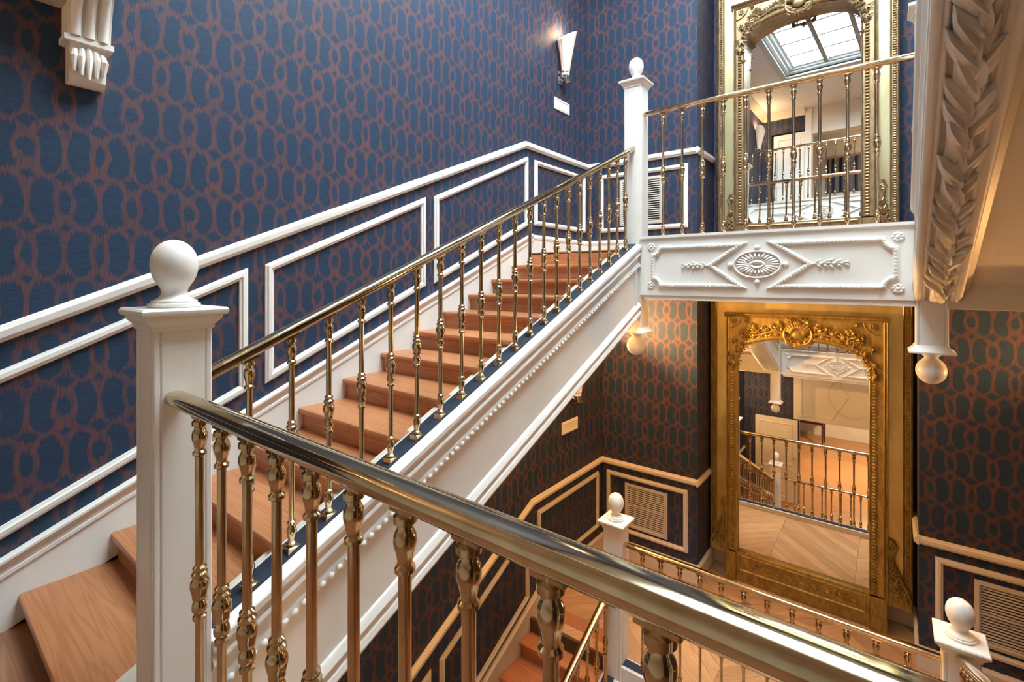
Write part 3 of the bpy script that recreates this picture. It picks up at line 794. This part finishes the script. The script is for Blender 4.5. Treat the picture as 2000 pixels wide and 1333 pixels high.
def mirror(label, xp0, xp1, zp0, zp1, xi0, xi1, zi0, zi1, xg0, xg1, zg0, zs, zt, yp, mats, tilt=(0, 0), bracket_h=.62, gy=-.035, dep=.080):
    PB, CV, DK = mats
    yf = yp-dep                                # face of the inner frame
    root = thing('wall_mirror', label, 'mirror', ((xp0+xp1)/2, yp, zi0))
    bx0, bx1, bz0, bz1 = xi0+.04, xi1-.04, zg0-.04, zi1-.04
    put('backing_board', MB().loft([[(a, y, b) for a, b in q] for y, q in ((yp, ((bx0, bz0), (bx1, bz0), (bx1, bz1), (bx0, bz1))), (yp, ((xp0+.03, zp0), (xp1-.03, zp0), (xp1-.03, zp1), (xp0+.03, zp1))), (yp+.11, ((xp0+.03, zp0), (xp1-.03, zp0), (xp1-.03, zp1), (xp0+.03, zp1))), (yp+.11, ((bx0, bz0), (bx1, bz0), (bx1, bz1), (bx0, bz1))), (yp, ((bx0, bz0), (bx1, bz0), (bx1, bz1), (bx0, bz1))))], True, False), PB, root)
    # beaded edge columns
    for x0, x1 in ((xp0, xp0+.07), (xp1-.07, xp1)):
        put('edge_molding', MB().sweep([((x0+x1)/2, yp, zp0), ((x0+x1)/2, yp, zp1)], NB, [(-.035, -.05), (-.035, .012), (-.026, .020), (-.020, .010), (.020, .010), (.026, .022), (.035, .014), (.035, -.05)]), CV, root)
        b = MB(); n = int((zp1-zp0)/.022)
        for i in range(n):
            z = zp0+(i+.5)*(zp1-zp0)/n
            b.ell(((x0+x1)/2, yp-.012, z), (.016, .010, .010), 6, 4)
        stuff(put('edge_beading', b, DK, root))
    cx = (xg0+xg1)/2; hw = (xg1-xg0)/2; ah = zt-zs
    def arch(d=0.0, n=28):                       # outline of the glass grown by d, from lower left over the top to lower right
        pts = [(xg0-d, zg0-d*.0)]
        for i in range(n+1):
            t = PI-PI*i/n
            c, s = math.cos(t), math.sin(t); e = 2/2.5
            pts.append((cx+(hw+d)*math.copysign(abs(c)**e, c), zs+(ah+d)*abs(s)**e))
        pts.append((xg1+d, zg0))
        return pts
    # inner frame face with the arched opening: strips between arch and rectangle
    A = arch(.0); n = len(A)
    O = []
    for (x, z) in A:
        if z <= zs+1e-6: O.append((xi0 if x < cx else xi1, z))
        else:
            a = math.atan2((z-zs)/(zi1-zs), (x-cx)/((xi1-xi0)/2)); c, s = math.cos(a), math.sin(a)
            k = 1/max(abs(c), abs(s)); O.append((cx+(xi1-xi0)/2*c*k+((xi0+xi1)/2-cx), zs+(zi1-zs)*s*k))
    b = MB(); rings = []
    for (x, z), (X, Z) in zip(A, O): rings.append([(x, yf, z), (X, yf, Z), (X, yp+.01, Z), (x, yp+.07, z)])
    b.loft(rings); put('frame', b, CV, root)
    # glass, set inside the rebate
    gp = [(x, z) for x, z in arch(.006)]; gcx, gcz = cx, (zg0+zt)/2
    gm = MB().prism([(x-gcx, z-gcz) for x, z in gp], 'y', 0, .004).mesh('glass')
    link('glass', gm, MIRROR, root, (gcx, yp+gy, gcz), (tilt[0], 0, tilt[1]))
    # mouldings: inner slip and rope
    put('inner_slip', MB().sweep([(x, yf, z) for x, z in arch(.006)], NB, [(-.007, -.03), (-.007, .010), (0, .014), (.007, .010), (.007, -.03)]), CV, root)
    put('outer_molding', MB().sweep([(xi0, yf, zg0-.02), (xi0, yf, zi1), (xi1, yf, zi1), (xi1, yf, zg0-.02)], NB, [(-.016, -.05), (-.016, .010), (-.006, .020), (.004, .012), (.012, .016), (.016, .0), (.016, -.05)]), DK, root)
    bw_ = (xg0-xi0)
    b = MB(); pts = arch(bw_*.48, 60)
    L = 0; seglen = []
    for p, q in zip(pts[:-1], pts[1:]): seglen.append(math.hypot(q[0]-p[0], q[1]-p[1]))
    T = sum(seglen); m = int(T/.030)
    for i in range(m):
        d = (i+.5)/m*T; k = 0
        while d > seglen[k]: d -= seglen[k]; k += 1
        t = d/seglen[k]; p, q = pts[k], pts[k+1]
        b.ell((p[0]+(q[0]-p[0])*t, yf-.006, p[1]+(q[1]-p[1])*t), (.020, .014, .012), 7, 4)
    stuff(put('leaf_beading', b, DK, root))
    # cornice ledge
    put('cornice', MB().sweep([(xi0-.03, yf, zi1), (xi1+.03, yf, zi1)], NB, [(-.03, -.05), (-.03, .010), (-.01, .022), (0, .040), (.012, .046), (.020, .03), (.020, -.05)]), CV, root)
    # plinths and lower rail with carved panel
    for x0, x1 in ((xi0-.012, xg0-.004), (xg1+.004, xi1+.012)):
        put('plinth', MB().cbox((x0, yf-.024, zi0), (x1, yp, zg0-.015), .006), DK, root)
    put('bottom_rail', MB().cbox((xg0-.006, yf-.004, zi0+.0), (xg1+.006, yp, zg0), .004), DK, root)
    hr = zg0-zi0
    if hr > .2:
        put('rail_panel', MB().sweep([(xg0+.03, yf-.004, zg0-hr*.58), (xg1-.03, yf-.004, zg0-hr*.58), (xg1-.03, yf-.004, zg0-.03), (xg0+.03, yf-.004, zg0-.03)], NB, [(-.010, 0), (-.008, .012), (0, .016), (.008, .010), (.010, 0)], True), CV, root)
    zc_ = zg0-hr*.33
    b = MB(); m = 9
    for i in range(m):
        x = xg0+.14+(xg1-xg0-.28)*i/(m-1); sx = 1 if i % 2 else -1
        carve(b, spiral(x, zc_, min(.034, hr*.16), 1.2, PI/2*sx, sx), yf-.008, .007, .004)
        acanthus(b, x+.02, zc_-.008*sx, .4*sx, min(.055, hr*.22), yf-.006)
    put('rail_carving', b, CV, root)
    # crest: shell cartouche
    zc_ = zt+.075
    b = MB()
    for i in range(11):
        a = PI*(.08+.84*i/10); c, s = math.cos(a), math.sin(a)
        b.tube([(cx+.02*c, yf-.012, zc_-.02+.02*s), (cx+.062*c, yf-.045, zc_-.005+.065*s), (cx+.112*c, yf-.020, zc_+.010+.108*s)], [.007, .015, .013], 8)
    put('shell', b, CV, root)
    b = MB()
    b.ell((cx, yf-.02, zc_-.005), (.062, .026, .052), 14, 8)
    for s in (-1, 1):
        carve(b, bez((cx+s*.02, zc_-.105), (cx+s*.12, zc_-.12), (cx+s*.15, zc_+.02), (cx+s*.085, zc_+.06)), yf-.02, .014, .010, .012)
        carve(b, spiral(cx+s*.085, zc_+.035, .030, 1.3, PI/2, s), yf-.022, .010, .005)
        carve(b, spiral(cx+s*.075, zc_-.085, .034, 1.3, -PI/2, s), yf-.022, .012, .005)
        acanthus(b, cx+s*.06, zc_+.10, PI/2-s*.7, .07, yf-.02)
    acanthus(b, cx, zc_-.085, -PI/2, .075, yf-.02, .8)
    acanthus(b, cx, zc_+.09, PI/2, .05, yf-.03, .8)
    put('cartouche', b, CV, root)
    # scrolls from the cartouche to the corners
    W = (xi1-xi0)/2
    for s in (-1, 1):
        b = MB()
        X = lambda v: cx+s*v
        zt_ = lambda v: zs+(ah+.0)*max(0, 1-min(1, v/hw)**2.5)**(1/2.5)
        carve(b, bez((X(.10), zc_-.03), (X(.20), zc_+.06), (X(.28), zt_(.28)+.06), (X(.40), zt_(.40)+.085)), yf-.012, .018, .009, .012)
        carve(b, bez((X(.06), zt_(.06)+.02), (X(.2), zt_(.2)+.05), (X(.34), zt_(.34)+.03), (X(hw*.86), zt_(hw*.86)+.055)), yf-.012, .022, .012, .010)
        for v, dz, r, a0, tn_ in ((.20, .085, .032, 0, 1.2), (.30, .065, .028, PI, 1.2), (.43, .090, .042, PI/2, 1.5), (.515, .075, .034, -PI/2, 1.3), (.40, .040, .026, PI, 1.1)):
            v = v*W/.66
            carve(b, spiral(X(v), zt_(min(v, hw*.93))+dz, r, tn_, a0, s), yf-.012, .011, .005)
        put('scroll', b, CV, root)
        b = MB()
        for v, dz, an, l in ((.16, .11, .5, .07), (.25, .10, .2, .075), (.34, .085, .9, .07), (.46, .13, 1.2, .075), (.50, .05, -.9, .085), (.56, .11, .3, .06), (.575, -.01, -1.3, .10), (.585, -.10, -1.5, .09), (.38, .115, 2.4, .06)):
            v = v*W/.66
            acanthus(b, X(v), zt_(min(v, hw*.93))+dz, (an if s > 0 else PI-an), l, yf-.010)
        stuff(put('leaf_spray', b, DK, root)); b = MB()
        rr = random.Random(5)
        cnt = 0
        while cnt < 34:
            v = rr.uniform(.12, W-.06); lo_ = zt_(min(v, hw*.985)) + .03 if v < hw else zs-.12
            hi_ = zi1-.045
            if v > W-.16: hi_ = zi1-.16
            z = lo_+(hi_-lo_)*rr.random()**1.7
            a_ = .3*math.sin(v*22)+rr.uniform(-.5, .5) - (1.0 if v > hw*.9 else 0)
            acanthus(b, X(v), z, (a_ if s > 0 else PI-a_), rr.uniform(.035, .06), yf-.004, .7)
            if cnt % 3 == 0: carve(b, spiral(X(v), z, rr.uniform(.014, .024), 1.3, rr.uniform(0, 6), s), yf-.008, .007, .004)
            cnt += 1
        stuff(put('foliage_carving', b, CV, root)); b = MB()
        for v in (.30, .46, .57):
            v = v*W/.66
            x, z = X(v), zt_(min(v, hw*.93))+.11
            for k in range(5): b.ell((x+.017*math.cos(k*1.257), yf-.016, z+.017*math.sin(k*1.257)), (.011, .010, .011), 7, 4)
            b.ell((x, yf-.022, z), (.009, .009, .009), 7, 4)
        stuff(put('flower_carving', b, DK, root))
        b = MB(); x, z = cx+s*(W-.075), zi1-.07
        for k in range(8): b.ell((x+.022*math.cos(k*PI/4), yf-.006, z+.022*math.sin(k*PI/4)), (.011, .008, .011), 7, 4)
        b.ell((x, yf-.010, z), (.012, .010, .012), 8, 5); put('rosette', b, DK, root)
        carve_b = MB(); carve(carve_b, arc(cx+s*(W-.02), zi1-.02, .125, PI*1.5 if s > 0 else -PI/2, PI if s > 0 else 0, 10), yf-.004, .007, .007)
        put('corner_molding', carve_b, CV, root)
    # side brackets at the foot
    for s, xe, xw in ((-1, xi0-.012, xi0-.012-xp0), (1, xi1+.012, xp1-xi1-.012)):
        z0 = zp0+.004; H = bracket_h; b = MB(); X = lambda v: xe+s*v
        wq = xw*.96
        poly = [(X(0), z0), (X(wq), z0+.005), (X(wq), z0+.09), (X(wq*.86), z0+H*.27), (X(wq*.56), z0+H*.44), (X(wq*.30), z0+H*.62), (X(wq*.30), z0+H*.74), (X(wq*.42), z0+H*.84), (X(wq*.30), z0+H*.95), (X(0), z0+H*.98)]
        if s < 0: poly = poly[::-1]
        put('bracket', MB().prism(poly, 'y', yp-.026, yp), CV, root)
        b = MB(); y = yp-.030
        carve(b, [(X(wq*.97), z0+.02), (X(wq*.97), z0+.09), (X(wq*.84), z0+H*.27), (X(wq*.54), z0+H*.44), (X(wq*.28), z0+H*.62), (X(wq*.26), z0+H*.74), (X(wq*.40), z0+H*.86), (X(wq*.24), z0+H*.95)], y, .013, .010)
        carve(b, spiral(X(wq*.50), z0+.075, wq*.34, 1.6, 0, s), y, .013, .006)
        carve(b, spiral(X(wq*.24), z0+H*.84, wq*.16, 1.3, PI/2, s), y, .009, .005)
        for k, (v, t, l) in enumerate(((.35, .18, .10), (.25, .30, .11), (.18, .44, .10), (.62, .16, .08), (.12, .58, .08))):
            acanthus(b, X(wq*v), z0+H*t, PI/2-s*.35, l, y, .6)
        put('bracket_carving', b, CV, root)
    return root
mirror('tall gold framed mirror standing on the lower landing', -1.585, .147, -2.965, -.17, -1.385, -.045, ZLL, -.375, -1.295, -.165, -2.880, -.90, -.615, 5.60,
       (PANELG, GILT, GILTD))
mirror('tall gilt framed mirror behind the upper landing railing', -1.52, .055, ZL+.06, 3.55, -1.335, -.115, ZL, 2.92, -1.238, -.228, .585, 2.44, 2.70, 5.66,
       (PANELU, GILTU, GILTU), (math.radians(-2.4), math.radians(-2.0)), .62, .015, .055)

# ================================================================== vents, plates, sconces, corbel
def vent(label, x0, x1, z0, z1):
    root = thing('louvre_vent', label, 'vent', ((x0+x1)/2, YW, z0))
    e = .018
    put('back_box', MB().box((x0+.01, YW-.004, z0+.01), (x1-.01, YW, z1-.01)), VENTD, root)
    put('frame', MB().sweep([(x0+e, YW, z0+e), (x1-e, YW, z0+e), (x1-e, YW, z1-e), (x0+e, YW, z1-e)], NB, [(-e, 0), (-e, .016), (e*.4, .020), (e, .014), (e, 0)], True), VENT, root)
    put('middle_rail', MB().cbox((x0+.03, YW-.016, (z0+z1)/2-.008), (x1-.03, YW-.002, (z0+z1)/2+.008), .002), VENT, root)
    n = 19; b = MB(); pz = (z1-z0-4*e)/n
    for i in range(n):
        z = z0+2*e+(i+.5)*pz
        b.prism([(YW-.005, z+pz*.20), (YW-.014, z-.08*pz), (YW-.014, z-.26*pz), (YW-.005, z+pz*.02)], 'x', x0+2*e-.002, x1-2*e+.002)
    stuff(put('slats', b, VENT, root))
vent('white louvred vent on the upper back wall, half behind the newel post', -2.475, -1.97, .61, 1.135)
vent('louvred vent low on the back wall left of the gold mirror', -2.41, -1.92, -2.83, -2.335)
vent('louvred vent low on the back wall right of the gold mirror', .505, 1.02, -2.83, -2.335)
vent('white louvred vent on the upper back wall behind the overhead flight', .505, 1.02, .61, 1.135)
def plate(label, x, y0, y1, z0, z1):
    root = thing('wall_plate', label, 'wall plate', (x, (y0+y1)/2, z0))
    put('plate', MB().cbox((x, y0, z0), (x+.014, y1, z1), .004), WHITE, root)
    put('rim', MB().sweep([(x+.014, y0+.02, z0+.02), (x+.014, y1-.02, z0+.02), (x+.014, y1-.02, z1-.02), (x+.014, y0+.02, z1-.02)], NX_, [(-.006, 0), (0, .004), (.006, 0)], True), WHITE, root)
plate('small white plate under the lit sconce on the blue wall', XWL, 4.45, 4.76, 1.855, 1.985)
plate('small cream plate on the lower wall beneath the flight', XWLL, 4.30, 4.62, -1.63, -1.50)

def sconce(label, x, y, z, s, on=1.0, col=WARM):
    """fluted glass trumpet on a chrome bracket; s = +1 on the left wall, -1 on the right"""
    root = thing('wall_sconce', label, 'wall lamp', (x, y, z), 'fluted glass wall sconces')
    b = MB().cbox((x, y-.045, z-.02), (x+s*.012, y+.045, z+.12), .004)
    b.tube([(x+s*.01, y, z+.03), (x+s*.06, y, z+.01), (x+s*.075, y, z+.06)], .012, 10)
    put('bracket', b, CHROME, root)
    rings = []; N = 78; n = 12
    cxw = x+s*.075
    for i in range(n+1):
        t = i/n
        ry = .045+.085*t**1.5; rx = .040+.055*t**1.3
        ring = []
        for k in range(N):
            a = 2*PI*k/N
            fl_ = 1+.04*math.cos(13*a)*(.4+.6*t)
            top = .48+.05*math.cos(a-(.6))*0
            zz = z+.06+t*(.44 + .085*math.sin(a)*t**2)
            ring.append((cxw+s*(.02*t+rx*fl_*math.cos(a)), y+ry*fl_*math.sin(a), zz))
        rings.append(ring)
    inner = [[(cxw+s*.02*(i/n)+(p[0]-cxw-s*.02*(i/n))*.92, y+(p[1]-y)*.94, p[2]) for p in r] for i, r in enumerate(rings)]
    sh = MB(); sh.loft(rings, True, False); sh.loft(inner[::-1], True, False)
    o = len(sh.v); nn_ = N
    top_o = n*N; top_i = (n+1)*N
    for k in range(N):
        k2 = (k+1) % N; sh.f.append((top_o+k, top_o+k2, top_i+k2, top_i+k))
    put('glass_shade', sh, SHADE, root)
    b = MB(); b.ell((cxw, y, z+.095), (.045, .05, .045), 12, 8)
    for k in range(6): b.tube([(cxw+s*.02, y-.03+.012*k, z+.06), (cxw+s*.035, y-.035+.014*k, z), (cxw+s*.01, y-.03+.012*k, z-.04)], [.012, .010, .006], 8)
    put('leaf_cup', b, CHROME, root)
    bl = MB(); bl.ell((cxw+s*.012, y, z+.36), (.020, .020, .034), 10, 8); put('bulb', bl, BULB, root)
    ld = bpy.data.lights.new('sconce_light', 'POINT'); ld.energy = LAMP_W*on; ld.color = col; ld.shadow_soft_size = .03
    lo = bpy.data.objects.new('sconce_light', ld); COL.objects.link(lo); lo.parent = root
    lo.location = Vector((cxw+s*.02, y, z+.56))-WP[root.name]
    return root
sconce('lit fluted glass sconce high on the blue wall by the back corner', XWL, 4.57, 2.17, 1, .35)
sconce('lit glass sconce on the lower wall, hidden behind the staircase flight', XWLL, 4.50, -1.30, 1, 17.0, WARM2)
sconce('lit glass sconce on the right wall of the lower landing', XWR, 4.50, -1.30, -1, 3.0, WARM2)
sconce('unseen glass sconce added on the right wall to light the upper landing', XWR, 4.62, 2.17, -1, .5)  # hidden lamp, added to match the light from the left
sconce('lit glass sconce on the top gallery wall, reflected in the upper mirror', XWL, -.55, 3.42, 1, 1.0)
sconce('lit glass sconce in the bottom hall, reflected at the edge of the gold mirror', XWLL, .15, -2.98, 1, 2.2)
sconce('unseen glass sconce added on the left wall behind the camera for warm light', XWL, -.75, .30, 1, .6)  # out of view, added to warm the dark upper left corner
sconce('unseen glass sconce added on the right wall behind the camera to light the soffit', XWR, -.55, .30, -1, .3)  # out of view, added to light the overhead soffit from below
sconce('unseen glass sconce added on the right wall to light the bottom hall', XWR, .15, -2.98, -1, 2.2)  # unseen extra lamp, added to warm the bottom hall

cb = thing('corbel', 'cream carved scroll corbel at the top left of the blue wall', 'corbel', (XWL, .53, .86))
cy0, cy1 = .47, .62
def sprof(t):                                     # projection from the wall with height 0..1
    return .075+.05*t+.13*max(0, t-.35)**1.2*1.6
pl = [(XWL, .868), (XWL+.03, .860), (XWL+.06, .866), (XWL+.078, .884), (XWL+.083, .93), (XWL+.087, 1.00), (XWL+.094, 1.035)]
put('lower_block', MB().prism([(a, b) for a, b in pl]+[(XWL, 1.035)], 'y', cy0+.012, cy1-.012), PLASTER, cb)
put('collar', MB().sweep([(XWL+.0, cy0, 1.045), (XWL+.10, cy0, 1.045), (XWL+.10, cy1, 1.045), (XWL, cy1, 1.045)], (0, 0, 1), [(-.010, -.012), (.006, -.012), (.012, -.004), (.012, .004), (.006, .012), (-.010, .012)][::-1]), PLASTER, cb)
b = MB()
b.prism([(XWL, 1.03), (XWL+.10, 1.03), (XWL+.103, 1.10), (XWL+.12, 1.17), (XWL+.15, 1.23), (XWL+.19, 1.28), (XWL+.24, 1.33), (XWL+.27, 1.40), (XWL+.27, 1.52), (XWL, 1.52)], 'y', cy0, cy1)
put('scroll_body', b, PLASTER, cb)
for q in range(3):
    y = cy0+.028+q*(cy1-cy0-.056)/2
    put('rib', MB().tube([(XWL+.102, y, 1.06), (XWL+.107, y, 1.11), (XWL+.125, y, 1.175), (XWL+.155, y, 1.235), (XWL+.195, y, 1.285), (XWL+.24, y, 1.335), (XWL+.268, y, 1.40)], .019, 10, (1, 1), (0, 1, 0)), PLASTER, cb)
b = MB()
for q in range(5):
    y = cy0+.03+q*(cy1-cy0-.06)/4; k = abs(q-2)
    b.tube([(XWL+.088, y, 1.02-.008*k), (XWL+.104, y+(q-2)*.004, .97), (XWL+.092, y+(q-2)*.003, .885+.012*k)], [.010, .015, .007], 8)
put('acanthus_leaf', b, PLASTER, cb)
put('volute', MB().lathe([(.034, cy0-.012), (.040, cy0), (.040, cy1), (.034, cy1+.012)], (XWL+.255, 0, 1.375), 16, 'y'), PLASTER, cb)
struct('trim_93', MB().cbox((XWL, YF, 1.195), (XWL+.12, cy0, 1.34), .006), CREAM, 'cream beam along the wall behind the corbel')
struct('trim_94', MB().cbox((XWL, cy0-.04, 1.34), (XWL+.33, cy1+.05, ZT-.40), .006), CREAM, 'cream impost above the corbel')

# ================================================================== rooms behind the galleries (seen in the mirrors)
# middle gallery wall
struct('wall_front', MB().box((XWL, YF-.15, ZG), (XWR, YF, ZT-.40)), CREAM, 'cream wall of the middle gallery')
# top gallery
XD0, XD1 = -2.72, -2.02
struct('wall_front.001', MB().box((XWL, YF-.15, ZT), (XD0, YF, ZC)).box((XD0, YF-.15, ZT+2.05), (XD1, YF, ZC)), WALLP, 'wallpapered wall of the top gallery')
def panel_door(name, label, x0, x1, z0, z1, y, mat=DOORP, st=True):
    root = thing(name, label, 'door', ((x0+x1)/2, y, z0))
    if st: root['kind'] = 'structure'; del root['category']
    put('leaf', MB().cbox((x0, y-.05, z0), (x1, y, z1), .004), mat, root)
    for a, b_ in ((.06, .40), (.46, .94)):
        e = .10; H = z1-z0
        put('panel_molding', MB().sweep([(x0+e, y, z0+H*a), (x1-e, y, z0+H*a), (x1-e, y, z0+H*b_), (x0+e, y, z0+H*b_)], (0, 1, 0), [(-.02, 0), (-.012, .014), (.0, .018), (.012, .01), (.02, 0)], True), mat, root)
    hb = MB().ell((x1-.06, y+.045, z0+1.0), (.022, .022, .022), 12, 8); hb.lathe([(.008, 0), (.008, .03)], (x1-.06, y, z0+1.0), 10, 'y')
    put('knob', hb, BRASS, root)
    return root
panel_door('door_1', 'white panelled door on the top gallery', XD0+.05, XD1, ZT, ZT+2.02, YF-.03, WHITE)
struct('trim_95', MB().cbox((XD1, YF-.16, ZT), (XD1+.13, YF+.02, ZC), .005).cbox((XWR-.2, YF-.16, ZT), (XWR, YF+.02, ZC), .005), WHITE, 'white casing posts of the wide top gallery opening')
struct('trim_96', MB().cbox((XD1+.13, YF-.14, ZT+1.92), (XWR-.2, YF, ZC), .005), CREAM, 'pale header over the wide top gallery opening')
struct('trim_97', MB().sweep([(XWL, YF, ZC), (XD1, YF, ZC)], (0, 1, 0), [(0, 0), (0, .12), (.02, .12), (.05, .09), (.09, .04), (.12, .02), (.14, .02), (.14, 0)]), CREAM, 'cornice over the top gallery')
struct('trim_98', MB().sweep([(XWL, YF, ZC), (XWL, .4, ZC)], (1, 0, 0), [(0, 0), (0, .12), (-.02, .12), (-.05, .09), (-.09, .04), (-.12, .02), (-.14, .02), (-.14, 0)]), CREAM)
struct('wall_front.002', MB().box((XWL, YF-2.2, ZT), (XWR, YF-2.0, ZC)), CEIL, 'far wall of the room off the top gallery')
struct('trim_99', MB().cbox((XWL, YF-2.0, ZT), (XWR, YF-1.97, ZT+1.0), .004), WHITE, 'white dado in the room off the top gallery')
b = MB(); npl = 60; rings = []
for i in range(npl+1):
    x = -1.9+2.6*i/npl; yy = YF-1.93+.03*math.sin(i*1.9)
    rings.append([(x, yy, ZT+1.0), (x, yy, ZT+1.86), (x, yy-.012, ZT+1.86), (x, yy-.012, ZT+1.0)])
b.loft(rings)
cu = thing('window_curtain', 'navy striped curtain in the room off the top gallery, seen in the mirror', 'curtain', (-.6, YF-1.93, ZT+1.0))
put('cloth', b, CURT, cu); put('curtain_rod', MB().tube([(-1.95, YF-1.93, ZT+1.88), (.75, YF-1.93, ZT+1.88)], .014, 10), BRASS, cu)
gl = thing('globe_lamp', 'glowing globe lamp in front of the striped curtain, seen in the mirror', 'lamp', (-.62, YF-1.6, ZT+1.38))
b = MB(); b.ell((-.62, YF-1.6, ZT+1.45), (.085, .085, .11), 16, 10); put('globe', b, mat_emit('globe_glass', (1, .72, .42), 9.0), gl)
put('stem', MB().tube([(-.62, YF-1.6, ZT+1.56), (-.62, YF-1.6, ZC)], .008, 8), BRASS, gl)
ld = bpy.data.lights.new('globe_light', 'POINT'); ld.energy = 25; ld.color = WARM; ld.shadow_soft_size = .1
lo = bpy.data.objects.new('globe_light', ld); COL.objects.link(lo); lo.parent = gl; lo.location = Vector((-.62, YF-1.4, ZT+1.45))-WP[gl.name]
# bottom hall
struct('wall_front.003', MB().box((XWLL, YF-.15, ZB), (-1.60, YF, ZG-.38)), WALLP, 'wallpapered wall of the bottom hall')
hd = struct('trim_100', MB().cbox((-1.70, YF-.15, ZB+1.86), (XWR, YF+.02, ZG-.38), .004), CREAM, 'cream panelled header over the bottom hall doorway')
zh = (ZB+1.86+ZG-.38)/2; hh = (ZG-.38-ZB-1.86)/2-.10
trim([(-1.55, YF+.02, zh-hh), (-1.0, YF+.02, zh-hh), (-.72, YF+.02, zh), (-1.0, YF+.02, zh+hh), (-1.55, YF+.02, zh+hh)], (0, 1, 0), [(-.016, 0), (-.01, .014), (.01, .014), (.016, 0)], True, CREAM)
trim([(-.95+.42*math.cos(2*PI*i/30)+.3, YF+.02, zh+hh*.8*math.sin(2*PI*i/30)) for i in range(30)], (0, 1, 0), [(-.012, 0), (-.01, .014), (.01, .014), (.012, 0)], True, CREAM)
panel_door('door_2', 'cream panelled door folded back beside the bottom hall doorway', -2.46, -1.62, ZB+.01, ZB+1.84, YF+.06, DOORP)
struct('wall_front.004', MB().box((XWLL, YF-6, ZB), (XWR, YF-5.8, ZG)), CREAM, 'far wall of the room off the bottom hall')
struct('ceiling', MB().box((XWLL, YF-6, ZG-.5), (XWR, YF-.15, ZG-.38)), CEIL, 'ceiling of the room off the bottom hall')
tb = thing('side_table', 'dark wooden table in the room beyond, seen low in the gold mirror', 'table', (-2.0, YF-4.8, ZB))
put('table_top', MB().cbox((-2.5, YF-5.15, ZB+.72), (-1.5, YF-4.45, ZB+.755), .008), DARKW, tb)
put('apron', MB().box((-2.42, YF-5.08, ZB+.64), (-1.58, YF-4.52, ZB+.72)), DARKW, tb)
lgm = MB().lathe([(.014, 0), (.020, .04), (.014, .08), (.022, .2), (.028, .45), (.020, .52), (.030, .56), (.030, .66)], seg=12).mesh('leg')
for x in (-2.40, -1.60):
    for y in (YF-5.06, YF-4.54): link('leg', lgm, DARKW, tb, (x, y, ZB))
pl = thing('added_pendant_lamp', 'unseen pendant lamp added to light the room off the bottom hall', 'lamp', (-.3, YF-2.6, ZB+2.3))  # invented lamp, added to brighten the floor of this room
b = MB(); b.lathe([(.06, .22), (.07, .2), (.16, .06), (.18, 0), (.17, 0), (.06, .19)], (-.3, YF-2.6, ZB+2.3), 20); put('shade', b, SHADE, pl)
put('cord', MB().tube([(-.3, YF-2.6, ZB+2.5), (-.3, YF-2.6, ZG-.5)], .005, 6), DARKW, pl)
ld = bpy.data.lights.new('pendant_fill_light', 'POINT'); ld.energy = 420; ld.color = (1, .72, .45); ld.shadow_soft_size = .15
lo = bpy.data.objects.new('pendant_fill_light', ld); COL.objects.link(lo); lo.parent = pl; lo.location = Vector((-.3, YF-2.6, ZB+2.22))-WP[pl.name]
